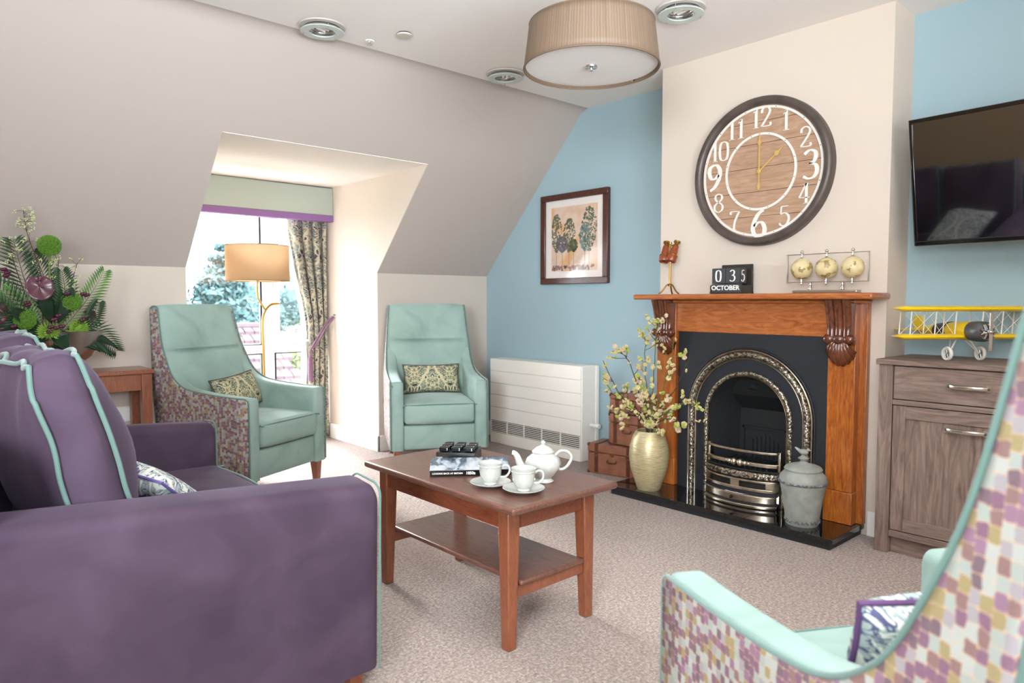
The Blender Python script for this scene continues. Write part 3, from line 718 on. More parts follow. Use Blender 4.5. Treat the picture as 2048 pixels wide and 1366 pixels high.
pillow('scatter_cushion', 'pale paisley cushion leaning on the sofa seat', .21, .21, .06, frame((.60, 2.26, .545), 90+14, 50, 12), M['paisley3'], plain('lilac_piping', '#6a5a95', .7))

# ------------------------------------------------------------------ coffee table
CT = thing('coffee_table', 'reddish brown wooden coffee table with a lower shelf', 'table', (1.67, 2.02, 0))
def B(x0, x1, y0, y1, z0, z1): return MB().box(x0-1.67, x1-1.67, y0-2.02, y1-2.02, z0, z1)
X0, X1, Y0, Y1 = 1.415, 1.915, 1.565, 2.455
put('tabletop', B(X0, X1, Y0, Y1, .470, .494), M['tabletop'], CT, bevel=.009, seg=3)
for x in (1.487, 1.845):
    for y in (1.665, 2.385):
        px, py = x-1.67, y-2.02
        sx = 1 if px > 0 else -1; sy = 1 if py > 0 else -1
        put('leg', MB().taper((px+sx*.006, py+sy*.006, 0), (.018, .018), (px, py, .47), (.027, .027)), M['redwood'], CT, bevel=.004)
put('apron', B(1.512, 1.82, 1.648, 1.668, .395, .470), M['tablerail'], CT, bevel=.002); put('apron', B(1.512, 1.82, 2.382, 2.402, .395, .470), M['tablerail'], CT, bevel=.002)
put('apron', B(1.470, 1.490, 1.69, 2.36, .395, .470), M['tablerail'], CT, bevel=.002); put('apron', B(1.842, 1.862, 1.69, 2.36, .395, .470), M['tablerail'], CT, bevel=.002)
put('cross_rail', B(1.505, 1.825, 1.650, 1.672, .165, .205), M['redwood'], CT, bevel=.002); put('cross_rail', B(1.505, 1.825, 2.378, 2.400, .165, .205), M['redwood'], CT, bevel=.002)
put('shelf', B(1.515, 1.817, 1.635, 2.415, .205, .223), M['tabletop'], CT, bevel=.007, seg=3)
TT = .4945

# ------------------------------------------------------------------ text helper
def text_mesh(txt, size, ext=.0008, offset=0, align='CENTER', shear=0, sx=1):
    cu = bpy.data.curves.new('lettering', 'FONT'); cu.body = txt; cu.size = size; cu.extrude = ext; cu.offset = offset; cu.align_x = align; cu.align_y = 'CENTER'; cu.shear = shear
    cu.resolution_u = 3
    o = bpy.data.objects.new('lettering', cu); COL.objects.link(o)
    bpy.context.view_layer.update()
    me = bpy.data.meshes.new_from_object(o.evaluated_get(bpy.context.evaluated_depsgraph_get()))
    bpy.data.objects.remove(o); bpy.data.curves.remove(cu)
    if sx != 1:
        for v in me.vertices: v.co.x *= sx
    return me
def text(name, txt, size, mat, parent, mtx, **k):
    me = text_mesh(txt, size, **k); me.name = name; me.transform(mtx)
    return put(name, me, mat, parent)

# stencil style serif numerals drawn with a broad nib: strokes as ribbons
GL = {  # strokes in a 1 x 1.6 box
 '0': [([(.5, 1.6), (.2, 1.45), (.1, .8), (.2, .15), (.5, 0), (.8, .15), (.9, .8), (.8, 1.45), (.5, 1.6)], 1)],
 '1': [([(.25, 1.3), (.5, 1.55)], .5), ([(.5, 1.6), (.5, 0)], 1.1), ([(.25, 0), (.75, 0)], .6)],
 '2': [([(.15, 1.15), (.2, 1.45), (.5, 1.6), (.8, 1.45), (.85, 1.15), (.6, .7), (.12, .05)], .9), ([(.12, .04), (.88, .04), (.92, .3)], .9)],
 '3': [([(.15, 1.4), (.45, 1.6), (.75, 1.5), (.82, 1.25), (.7, .95), (.42, .86)], .9), ([(.42, .86), (.8, .75), (.9, .42), (.75, .1), (.42, 0), (.1, .15)], .9)],
 '4': [([(.68, 1.6), (.08, .45)], .7), ([(.08, .45), (.95, .45)], .8), ([(.68, 1.6), (.68, 0)], 1.1), ([(.45, 0), (.9, 0)], .6)],
 '5': [([(.85, 1.58), (.25, 1.56)], .9), ([(.25, 1.56), (.2, .95)], .6), ([(.2, .92), (.55, 1.02), (.85, .8), (.88, .4), (.65, .05), (.3, 0), (.08, .2)], .95)],
 '6': [([(.8, 1.58), (.45, 1.35), (.18, .85), (.12, .4), (.3, .06), (.55, 0), (.82, .15), (.88, .48), (.72, .82), (.45, .84), (.2, .62)], 1)],
 '7': [([(.1, 1.3), (.14, 1.54), (.9, 1.54)], .9), ([(.9, 1.54), (.5, .7), (.4, 0)], 1), ([(.2, 0), (.6, 0)], .5)],
 '8': [([(.5, 1.6), (.22, 1.45), (.2, 1.15), (.5, .88), (.82, 1.15), (.78, 1.45), (.5, 1.6)], .9), ([(.5, .88), (.14, .6), (.14, .2), (.5, 0), (.86, .2), (.86, .6), (.5, .88)], .9)],
 '9': [([(.2, .02), (.55, .25), (.82, .75), (.88, 1.2), (.7, 1.54), (.45, 1.6), (.18, 1.45), (.12, 1.12), (.28, .78), (.55, .76), (.8, .98)], 1)]}
def numeral(mb, ch, cx, cz, h, bold, put3, depth=.003, gap=0):
    k = h/1.6
    for pts, ww in GL[ch]:
        P = catmull([(a, b, 0) for a, b in pts], 6) if len(pts) > 2 else [Vector((pts[0][0], pts[0][1], 0))+Vector((pts[1][0]-pts[0][0], pts[1][1]-pts[0][1], 0))*q/4 for q in range(5)]
        L = []; R = []
        for i, p in enumerate(P):
            d = (P[min(i+1, len(P)-1)]-P[max(i-1, 0)]).normalized(); nrm = Vector((-d.y, d.x, 0))
            wd = ww*bold*(.42+.58*abs(d.y)**1.5)/2
            L.append(p+nrm*wd); R.append(p-nrm*wd)
        vs = []; m = len(P)
        for lay in (0, depth):
            for q in L+R: vs.append(put3(cx+(q.x-.5)*k, cz+(q.y-.8)*k, lay))
        fs = []
        for i in range(m-1):
            fs += [(i, i+1, m+i+1, m+i), (2*m+i, 3*m+i, 3*m+i+1, 2*m+i+1), (i, 2*m+i, 2*m+i+1, i+1), (m+i, m+i+1, 3*m+i+1, 3*m+i)]
        fs += [(0, m, 3*m, 2*m), (m-1, 3*m-1, 4*m-1, 2*m-1)]
        mb.add(vs, fs)

# ------------------------------------------------------------------ things on the coffee table
def ang_thing(name, label, cat, loc, deg, **k): return thing(name, label, cat, loc, deg, **k)
# book: spine runs from (1.46,2.075) towards (1.70,1.90)
bk = thing('book', 'hardback book with a misty blue cover and black spine', 'book', (1.462, 2.068, TT), -37)
bw_, bd_, bh_ = .295, .205, .022
put('page_block', MB().box(.004, bw_-.004, .004, bd_-.004, .003, bh_-.003), plain('book_pages', '#e9e4da', .8), bk)
t = NT('misty_cover'); v = t.coord('Object', (1, 1, 1)); nz = t.node('ShaderNodeTexNoise', i_Scale=14.0, i_Detail=6.0, i_Distortion=.8); t.link(t.coord('Object', (2.0, .6, 1)), nz.inputs['Vector'])
sp = t.node('ShaderNodeSeparateXYZ'); t.link(v, sp.inputs[0])
f = t.math('ADD', nz.outputs[0], t.math('MULTIPLY', t.math('SUBTRACT', sp.outputs[1], .1), 1.4))
t.link(t.ramp(f, [(.36, '#d4dbe2'), (.5, '#a9b6c3'), (.57, '#5c6d7f'), (.75, '#39444f')]), t.b.inputs['Base Color']); t.b.inputs['Roughness'].default_value = .2
put('cover', MB().box(0, bw_, 0, bd_, bh_-.003, bh_), t.m, bk, bevel=.0008)
put('back_cover', MB().box(0, bw_, 0, bd_, 0, .003), M['tvblack'], bk, bevel=.0008)
put('spine', MB().box(0, bw_, -.003, .001, 0, bh_), M['tvblack'], bk, bevel=.0012)
mt = Matrix.Rotation(pi/2, 4, 'X')
def on_spine(txt, x, size, **k): text('spine_lettering', txt, size, M['print'], bk, Matrix.Translation((x, -.0035, .0108)) @ mt, ext=.0002, **k)
on_spine('LOOKING BACK AT BRITAIN', .064, .0085, offset=.0002); on_spine('1850s', .148, .0145, offset=.0004); on_spine('VICTORIAN', .215, .0085, offset=.0002)
# game box with nine raised black tiles
gb = thing('game_box', 'black noughts and crosses box with nine raised tiles', 'game', (1.625, 2.255, TT), -50)
put('box', MB().box(0, .158, 0, .14, 0, .036), plain('black_lacquer', '#131315', .3, coat=.3), gb, bevel=.002)
for x in (.0, .132): put('metal_corner', MB().box(x-.0005, x+.0265, -.001, .02, .012, .018), M['silver'], gb)
for i in range(3):
    for j in range(3): put('tile', MB().cushion(.019, .016, .0085, .004, (0, 0, .002), (.029+.05*i, .026+.045*j, .0455)), plain('black_stone', '#0d0d10', .12, coat=.6) if i+j == 0 else bpy.data.materials['black_stone'], gb)
# cups, saucers
def saucer(loc, label, rz):
    t = thing('saucer', label, 'saucer', loc, rz, 'white china saucers')
    prof = [(.022, .0), (.030, .0), (.034, .003), (.055, .008), (.069, .0145), (.0705, .0165), (.069, .0172), (.054, .011), (.034, .0065), (.028, .005), (.0, .005)]
    put('dish', MB().lathe(prof, n=40, mod=lambda r, z, a: r*(1+.012*abs(sin(6*a))) if r > .06 else r), M['china'], t)
    return t
def cup(loc, label, rz):
    t = thing('teacup', label, 'cup', loc, rz, 'white china teacups')
    prof = [(.0, .004), (.020, .0), (.022, .002), (.0225, .006), (.021, .009), (.029, .018), (.0355, .032), (.038, .048), (.0385, .062), (.0415, .0745), (.0425, .0765), (.0405, .0762), (.0375, .062), (.0365, .048), (.034, .033), (.027, .020), (.0, .014)]
    put('bowl', MB().lathe(prof, n=40, mod=lambda r, z, a: r*(1+.018*cos(10*a)*exp(-((z-.035)/.02)**2))), M['china'], t)
    put('bead_rim', MB().tube([(.0402*cos(k*pi/20), .0402*sin(k*pi/20), .0665) for k in range(40)], [.0014+.0007*(k % 2) for k in range(40)], 6, True), M['china'], t)
    put('handle', MB().tube(catmull([(.0375, 0, .060), (.050, 0, .067), (.062, 0, .062), (.066, 0, .048), (.060, 0, .034), (.048, 0, .026), (.034, 0, .026)], 6), .0038, 8), M['china'], t)
    return t
c1, c2 = (1.545, 1.825), (1.575, 1.69)
saucer((*c1, TT), 'white china saucer under the left teacup nearest the book', 0); saucer((*c2, TT), 'white china saucer under the right teacup', 20)
cup((*c1, TT+.005), 'white china teacup beside the book, left of the pair', -40); cup((*c2, TT+.005), 'white china teacup in front of the teapot, right of the pair', -40)
# teapot
tp = thing('teapot', 'white china teapot with a domed lid and curled handle', 'teapot', (1.722, 1.747, TT), -42)
put('body', MB().lathe([(.0, .002), (.036, 0), (.038, .003), (.032, .010), (.030, .014), (.046, .028), (.060, .050), (.064, .068), (.056, .086), (.040, .098), (.036, .102), (.039, .106), (.038, .108), (.0, .108)], n=48, mod=lambda r, z, a: r*(1+.022*cos(10*a)*exp(-((z-.055)/.026)**2))), M['china'], tp)
lid = put('lid', MB().lathe([(.040, .106), (.039, .110), (.030, .119), (.018, .126), (.008, .129), (.006, .132), (.009, .137), (.008, .142), (.003, .146), (.0, .147)], n=32), M['china'], tp)
put('spout', MB().tube(catmull([(-.050, 0, .036), (-.070, 0, .046), (-.082, 0, .064), (-.090, 0, .086), (-.100, 0, .100), (-.110, 0, .103)], 6), [.020-.012*(k/30)**.6 for k in range(31)], 12), M['china'], tp)
put('handle', MB().tube(catmull([(.040, 0, .090), (.060, 0, .108), (.085, 0, .106), (.100, 0, .088), (.092, 0, .064), (.074, 0, .046), (.058, 0, .043), (.048, 0, .046)], 6), .0052, 10), M['china'], tp)

# ------------------------------------------------------------------ radiator
R = thing('radiator', 'cream low convector radiator under the blue wall', 'radiator', (3.62, 3.785, 0))
put('casing', MB().box(.006, .15, -.49, .49, .0, .675), M['rad'], R, bevel=.006)
zl = [.0, .08, .292, .39, .483, .579, .675]
def rp(z0, z1, name='panel'): put(name, MB().box(-.004, .008, -.486, .486, z0+.0015, z1-.0015), M['rad'], R, bevel=.0015)
rp(.002, .090)
for a, b in zip(zl[2:-1], zl[3:]): rp(a, b)
rp(.182, .292)
put('grille_backing', MB().box(.003, .007, -.486, .486, .09, .182), M['dark'], R)
for k in range(7):
    z = .096+.0133*k; put('grille_slat', MB().box(-.004, .006, -.48, .48, z-.0025, z+.0025), M['rad'], R)
for k in range(6):
    y = -.486+.972*k/5*.9 if k else -.483; y = -.483+k*.193
    put('grille_bar', MB().box(-.0045, .006, y-.004, y+.004, .09, .182), M['rad'], R)
v_ = put('valve', MB().lathe([(.0, -.50), (.014, -.50), (.014, -.53), (.018, -.532), (.018, -.575), (.016, -.58), (.0, -.58)], (.09, 0, .255), 20, 'y'), M['white'], R)
put('side_trim', MB().box(.148, .180, -.497, .497, .02, .672), M['rad'], R, bevel=.003)

# ------------------------------------------------------------------ suitcases
def suitcase(loc, rz, w_, d_, h_, label):
    t = thing('suitcase', label, 'suitcase', loc, rz, 'small tan leather suitcases')
    put('shell', MB().box(-w_/2, w_/2, -d_/2, d_/2, 0, h_*.70), M['leather'], t, bevel=.006)
    put('lid', MB().box(-w_/2-.002, w_/2+.002, -d_/2-.002, d_/2+.002, h_*.71, h_), M['leather'], t, bevel=.008)
    for x in (-w_*.32, w_*.32):
        s_ = put('strap', MB().box(x-.012, x+.012, -d_/2-.006, -d_/2, .01, h_).box(x-.012, x+.012, -d_/2, d_/2, h_-.001, h_+.004), M['leatherdark'], t, bevel=.002)
        put('buckle', MB().tube([(x-.012, -d_/2-.008, h_*.62), (x+.012, -d_/2-.008, h_*.62), (x+.012, -d_/2-.008, h_*.74), (x-.012, -d_/2-.008, h_*.74)], .002, 6, True), M['brass'], s_)
    for x in (-w_/2, w_/2):
        for z in (0, h_): put('corner_patch', MB().ball((x-math.copysign(.006, x), -d_/2+.006, min(max(z, .008), h_-.008)), .013, 8), M['leatherdark'], t)
    put('lock', MB().lathe([(.0, 0), (.014, 0), (.014, -.004), (.0, -.005)], (0, -d_/2-.001, h_*.68), 14, 'y'), M['brass'], t)
    put('handle', MB().tube(catmull([(-.03, -d_/2, h_*.5), (-.028, -d_/2-.016, h_*.44), (.028, -d_/2-.016, h_*.44), (.03, -d_/2, h_*.5)], 6), .004), M['leatherdark'], t)
# long front faces -x: local -y must point to -x -> rz = -90
suitcase((3.585, 2.925, 0), -78, .36, .20, .195, 'tan leather suitcase at the bottom of the stack by the fireplace')
suitcase((3.615, 2.82, .2), -88, .30, .17, .20, 'middle tan leather suitcase standing in the stack by the fireplace')
suitcase((3.62, 2.80, .405), -84, .33, .17, .125, 'topmost tan leather suitcase of the stack by the fireplace')

# ------------------------------------------------------------------ hearth and fire surround
Hh = thing('hearth', 'polished black granite hearth slab in front of the fireplace', 'hearth', (3.33, 2.0, 0))
put('plinth', MB().box(-.165, .18, -.64, .64, 0, .030), plain('dark_plinth', '#26272a', .4, spec=.3), Hh)
ys_ = [-.655, -.22, .22, .655]
for a, b in zip(ys_[:-1], ys_[1:]): put('slab', MB().box(-.176, .18, a+.0004, b-.0004, .030, .055), M['granite'], Hh, bevel=.0015)
FS = thing('fire_surround', 'carved brown wooden mantelpiece around the fireplace', 'fireplace', (3.51, 1.945, 0))
def fb(name, x0, x1, y0, y1, z0, z1, m='mantelv', bevel=.003, parent=FS): return put(name, MB().box(x0-3.51, x1-3.51, y0-1.945, y1-1.945, z0, z1), M[m], parent, bevel=bevel)
fb('mantel_shelf', 3.29, 3.509, 1.255, 2.595, 1.138, 1.168, 'mantelh', .010)
fb('shelf_moulding', 3.40, 3.509, 1.335, 2.53, 1.118, 1.138, 'mantelh', .008)
fb('header', 3.435, 3.475, 1.50, 2.385, .955, 1.12, 'mantelh')
for sg in (-1, 1):
    yo, yi = 1.945+sg*.57, 1.945+sg*.44
    a, b = sorted((yo, yi)); fb('upright', 3.425, 3.475, a, b, .21, 1.12)
    fb('plinth_block', 3.417, 3.475, a-.004, b+.004, .0555, .21)
    a, b = sorted((yi, yi-sg*.022)); fb('inner_moulding', 3.447, 3.475, a, b, .0555, .955, 'mantelv', .008)
    a, b = sorted((1.945+sg*.605, 1.945+sg*.44)); fb('backing_board', 3.472, 3.508, a, b, .0555, 1.125)
    # corbel: fluted bracket, scroll roll and shell
    cy = sg*.505; cw = .062
    def cx_(z): return interp(z, [.97, 1.0, 1.05, 1.10, 1.137], [.042, .040, .048, .060, .074])
    def flute(u): return .011*abs(cos(u*3*pi*.5*1.0))**.6
    mb = MB()
    def fn(u, v):
        y = cy+(2*u-1)*(cw-.006*(1-v)); z = .955+.182*v
        return (3.425-3.51-cx_(z)-.012*abs(sin(u*3*pi))**.55+.006, y, z)
    mb.grid(fn, 48, 16)
    mb.box(3.425-3.51-.036, 3.425-3.51+.001, cy-cw+.006, cy+cw-.006, .955, 1.137)
    # side cheeks
    for s2 in (0, 1):
        mb.grid(lambda u, v: (fn(s2, v)[0]*(1-u)+u*(3.426-3.51), fn(s2, v)[1], fn(s2, v)[2]), 2, 16)
    cb_ = put('corbel', mb, M['carved'], FS)
    prof = []
    for k in range(37):
        f = k/36; prof.append((.017+.010*abs(sin(f*3*pi))**.7 if 0 < k < 36 else .012, cy-.072+.144*f))
    put('scroll', MB().lathe(prof, (3.425-3.51-.030, 0, .948), 18, 'y'), M['carved'], cb_)
    for s2 in (-1, 1): put('scroll_eye', MB().lathe([(.0, 0), (.007, 0), (.005, .004*s2), (.0, .005*s2)], (3.425-3.51-.030, cy+s2*.072, .948), 10, 'y'), M['carved'], cb_)
    def sh(u, v):
        a = (u-.5)*2.2; r = .115*v*(1-.10*abs(2*u-1)**2)+.006*v*abs(cos(u*7*pi))
        w2 = 1.0 if v < 1 else 1
        return (3.425-3.51-.004-(.030*(1-v)**.5+.012*sin(pi*v))-.008*v**.5*abs(sin(u*7*pi))**.6*(1 if v < .98 else .2), cy+sin(a)*r*.72+(2*u-1)*.028*(1-v), .942-cos(a)*r*1.02)
    put('shell', MB().grid(sh, 84, 12), M['carved'], cb_, solid=.008)

# cast iron insert
FI = thing('fireplace_insert', 'black cast iron arched insert with polished steel trim and grate', 'fireplace', (3.44, 1.937, .055))
def arch(r, zc, n=28, z0=0, dy=0):   # from left foot over the top to right foot, (y,z) local
    return [(r+dy, z0)] + [(r+dy, z0+(zc-z0)*k/6) for k in range(1, 6)] + [(r*cos(pi*k/n)+dy, zc+r*sin(pi*k/n)) for k in range(n+1)] + [(-r+dy, z0+(zc-z0)*(6-k)/6) for k in range(1, 7)]
A1 = arch(.232, .445)
def outer_of(p):   # project arch point out to the plate edge
    y, z = p; W2, H2 = .436, .900
    if z <= .445: return (math.copysign(W2, y), z)
    dx, dz = y, z-.445; k = min(W2/abs(dx) if abs(dx) > 1e-6 else 9e9, (H2-.445)/dz if dz > 1e-6 else 9e9); return (dx*k, .445+dz*k)
mb = MB(); m_ = len(A1)
for xo in (0.0, .03):
    mb.add([(xo, *p) for p in A1]+[(xo, *outer_of(p)) for p in A1], [(i, i+1, m_+i+1, m_+i) for i in range(m_-1)])
mb.add([(0, .436, .9), (0, .436*.6, .9), (0, .436, .7)], []) 
c1_ = [(0, .436, .9), (0, *outer_of((cos(pi/4)*.232, .445+.232*sin(pi/4))))]
mb.box(.004, .030, -.436, .436, .86, .90); mb.box(.004, .030, .40, .436, .6, .9); mb.box(.004, .030, -.436, -.40, .6, .9)
# corner fillers, so the plate is square at the top
for sg in (-1, 1):
    ip = max([outer_of(p) for p in A1 if p[0]*sg > 0 and outer_of(p)[1] < .8999], key=lambda q: q[1]); jp = max([outer_of(p) for p in A1 if p[0]*sg > 0 and outer_of(p)[1] >= .8999], key=lambda q: abs(q[0]))
    mb.add([(0, *ip), (0, sg*.436, .9), (0, *jp)], [(0, 1, 2)])
put('face_plate', mb, M['iron'], FI, shade=False)
def band(name, r0, r1, zc, prof, mat, parent=FI, n=48, dyc=0, bumpy=0):  # moulded arch band, prof: (t across 0..1, height out)
    a0, a1 = arch(r0, zc, n), arch(r1, zc, n); mb = MB(); vs = []; k = len(prof)
    for p, q in zip(a0, a1):
        for t_, h_ in prof: vs.append((-h_, p[0]+(q[0]-p[0])*t_+dyc, p[1]+(q[1]-p[1])*t_))
    mb.add(vs, [(i*k+j, i*k+j+1, (i+1)*k+j+1, (i+1)*k+j) for i in range(len(a0)-1) for j in range(k-1)])
    return put(name, mb, mat, parent, ang=50)
def half(h, n=8, base=.0): return [(.5-.5*cos(pi*k/n), base+h*sin(pi*k/n)) for k in range(n+1)]
band('ornate_arch_moulding', .318, .352, .455, half(.022, 8, .004), M['ornate'])
band('arch_bead', .308, .318, .455, half(.010, 6), M['steel']); band('arch_bead', .352, .364, .455, half(.012, 6), M['steel'])
band('arch_bead', .365, .375, .455, half(.008, 6), M['iron'])
band('inner_arch_moulding', .232, .256, .445, half(.012, 6, .003), M['ornate']); band('inner_bead', .226, .232, .445, half(.014, 6), M['steel'])
# cavity
def cav(f): # shrink towards the back
    return [(.23*x, .16*x, .230*(1-.28*x), .445-.06*x) for x in (f,)][0]
mb = MB(); secs = []
for f in (0, .25, .5, .75, 1):
    r_ = .232*(1-.34*f); zc_ = .445*(1-.06*f); secs.append([(.20*f, *p) for p in arch(r_, zc_, 24)])
k = len(secs[0]); mb.add([p for s_ in secs for p in s_], [(j*k+i, j*k+i+1, (j+1)*k+i+1, (j+1)*k+i) for j in range(4) for i in range(k-1)])
put('fire_cheeks', mb, M['irondark'], FI)
bk_ = put('fireback', MB().prism([(p[1], p[2]) for p in secs[-1]], 0, .20, .21), M['irondark'], FI, shade=False)
put('hood', MB().add([(.10, -.15, .56), (.10, .15, .56), (.04, .10, .65), (.04, -.10, .65), (.205, -.15, .47), (.205, .15, .47)], [(0, 1, 2, 3), (4, 5, 1, 0)]), M['irondark'], FI, shade=False, solid=.006)
put('hood_lozenge', MB().add([(.093, 0, .575), (.068, .04, .60), (.045, 0, .635), (.068, -.04, .60), (.06, 0, .603)], [(0, 1, 4), (1, 2, 4), (2, 3, 4), (3, 0, 4)]), M['irondark'], FI, shade=False)
for s_ in range(7): 
    hh = .13-.012*abs(s_-3); put('fireback_flute', MB().prism([(-.075+.025*s_-.007, .20), (-.075+.025*s_+.007, .20), (-.075+.025*s_+.007, .20+hh), (-.075+.025*s_, .208+hh), (-.075+.025*s_-.007, .20+hh)], 0, .19, .2), M['iron'], FI)
put('fireback_frame', MB().box(.188, .2, -.13, .13, .36, .372).box(.188, .2, -.13, -.12, .16, .372).box(.188, .2, .12, .13, .16, .372), M['irondark'], FI)
put('basket_floor', MB().box(-.05, .2, -.2, .2, .18, .19), M['irondark'], FI)
for k in range(11): put('grate_bar', MB().box(-.06, .17, -.15+.03*k-.004, -.15+.03*k+.004, .19, .205), M['irondark'], FI)
def bow(z0, z1, bulge, th, name, m, y0=-.205, y1=.205, x0=-.018, bev=.004, prt=FI, yb0=None, yb1=None):
    n = 22; P = []
    for k in range(n+1):
        f = -1+2*k/n; y = (y0+y1)/2+(y1-y0)/2*f; g = y/.215
        P.append((x0-bulge*sqrt(max(0, 1.0-g*g*.92)) , y))
    vs = []
    for x, y in P: vs += [(x, y, z0), (x, y, z1), (x+th, y, z1), (x+th, y, z0)]
    fs = [(4*i+a, 4*i+(a+1) % 4, 4*i+4+(a+1) % 4, 4*i+4+a) for i in range(n) for a in range(4)]+[(0, 1, 2, 3), (4*n+3, 4*n+2, 4*n+1, 4*n)]
    return put(name, MB().add(vs, fs), m, prt, bevel=bev, merge=True)
def bz(z): return z-.055
bow(bz(.338), bz(.352), .085, .016, 'top_rail', M['steel'])
bow(bz(.268), bz(.290), .078, .016, 'knob_rail', M['steel'])
for y, r_ in ((.065, .011), (.045, .016), (.018, .022), (-.018, .022), (-.045, .016), (-.065, .011)):
    put('rail_knob', MB().ball((-.018-.078*sqrt(1-(y/.215)**2)+.008, y, bz(.279)), r_, 14, (1, .8, 1)), M['steel'], FI)
for y in (-.205, .205): put('end_post', MB().box(-.034, .0, y-.007, y+.007, bz(.20), bz(.352)), M['steel'], FI, bevel=.003)
bow(bz(.205), bz(.240), .100, .05, 'ornate_apron', M['ornate'], -.213, .213, bev=.008)
bow(bz(.243), bz(.250), .085, .08, 'grate_lip', M['irondark'], -.21, .21)
fr = bow(bz(.186), bz(.200), .092, .012, 'ash_frame', M['steel']); bow(bz(.140), bz(.158), .096, .012, 'ash_frame', M['steel'])
for a, b in ((-.21, -.16), (-.025, .025), (.16, .21)): bow(bz(.150), bz(.190), .094, .012, 'ash_frame_stile', M['steel'], a, b, bev=0)
bow(bz(.145), bz(.20), .070, .02, 'ash_void', M['dark'], bev=0)
bow(bz(.120), bz(.140), .088, .02, 'ash_recess', M['iron'], bev=0)
dr = bow(bz(.084), bz(.122), .108, .016, 'ash_drawer', M['steel'], bev=.005)
put('drawer_knob', MB().lathe([(.0, -.152), (.008, -.150), (.010, -.142), (.005, -.134), (.005, -.12)], (0, .0, bz(.104)), 12, 'x'), plain('dark_knob', '#4a3a2c', .3, .9), dr)
bow(bz(.072), bz(.084), .100, .02, 'base_recess', M['iron'], bev=0); bow(bz(.0555), bz(.074), .118, .02, 'base_band', M['steel'], bev=.005)
for y in (-.21, .21): put('side_foot', MB().box(-.022, 0, y-.010, y+.010, bz(.0556), bz(.20)), M['steel'], FI, bevel=.003)

# ------------------------------------------------------------------ vase with blossom branches, urn
VX, VY = 3.245, 2.43
vs_ = thing('vase', 'tall pale gold oval vase on the left end of the hearth', 'vase', (VX, VY, .055))
vs_.location.x = VX
put('body', MB().lathe([(.0, .0), (.062, 0), (.066, .006), (.085, .06), (.106, .13), (.114, .19), (.110, .25), (.093, .305), (.076, .335), (.074, .338), (.070, .335), (.088, .30), (.104, .25), (.108, .19), (.08, .06), (.0, .02)], n=40), M['vase'], vs_)
BM_ = {'bud': plain('cream_blossom', '#cbbd86', .7), 'green': plain('lime_blossom', '#a3b04f', .7), 'pink': plain('blush_blossom', '#cfb89c', .7)}
TW = plain('dark_twig', '#3f3228', .8); TWG = plain('green_twig', '#5b6036', .8)
blm = {}
for key in BM_:
    mb = MB(); n = 5
    for k in range(n):
        a = 2*pi*k/n; mb.ball((.0062*cos(a), .0062*sin(a), .002), .0068, 6, (1, 1, .75))
    mb.ball((0, 0, .006), .004, 6)
    me = mb.mesh('blossom'); me.materials.append(BM_[key]); blm[key] = me
def px_dir(): pass
def branch(pts, label, mat, nb, nside, seed):
    rnd = random.Random(seed)
    base = Vector((VX, VY, .15)); P = [Vector(p) for p in pts]
    cc_ = catmull([tuple(base)]+[tuple(p) for p in P], 7)
    for i, p in enumerate(cc_):
        if p.z > .40: p += Vector((rnd.uniform(-1, 1), rnd.uniform(-1, 1), rnd.uniform(-1, 1)))*.004
    t = thing('blossom_branch', label, 'branch', tuple(base), 0, 'blossom branches in the gold vase')
    L = [p-base for p in cc_]; m = len(L)
    put('twig', MB().tube(L, [.0042*(1-.75*i/m)+.0006 for i in range(m)], 6), mat, t)
    tips = []
    st = next((i for i in range(m) if cc_[i].z > .41), m//3)
    for k in range(nside):
        i = rnd.randint(st+(m-st)//6, m-3); d = (L[min(i+1, m-1)]-L[i-1]).normalized()
        side = (d.orthogonal().normalized()); side.rotate(Matrix.Rotation(rnd.uniform(0, 6.28), 3, d))
        ln = rnd.uniform(.05, .12); e = L[i]+(d*.7+side*.8).normalized()*ln
        mid = (L[i]+e)/2+side*.008
        put('side_twig', MB().tube(catmull([tuple(L[i]), tuple(mid), tuple(e)], 4), [.0018]*8+[.0008], 5), mat, t)
        tips += [e, (mid+e)/2, mid+side*.004]
    pos = [(L[rnd.randint(st, m-2)], 1) for _ in range(nb)]+[(q, 0) for q in tips]
    for p, on in pos:
        off = Vector((rnd.uniform(-1, 1), rnd.uniform(-1, 1), rnd.uniform(-1, 1))).normalized()
        b = bpy.data.objects.new('blossom', blm[rnd.choice(['bud', 'bud', 'bud', 'green', 'pink'])]); COL.objects.link(b); b.parent = t
        b.location = p+off*(.009 if on else .004); b.rotation_euler = off.to_track_quat('Z', 'Y').to_euler(); s_ = rnd.uniform(.8, 1.45); b.scale = (s_, s_, s_)
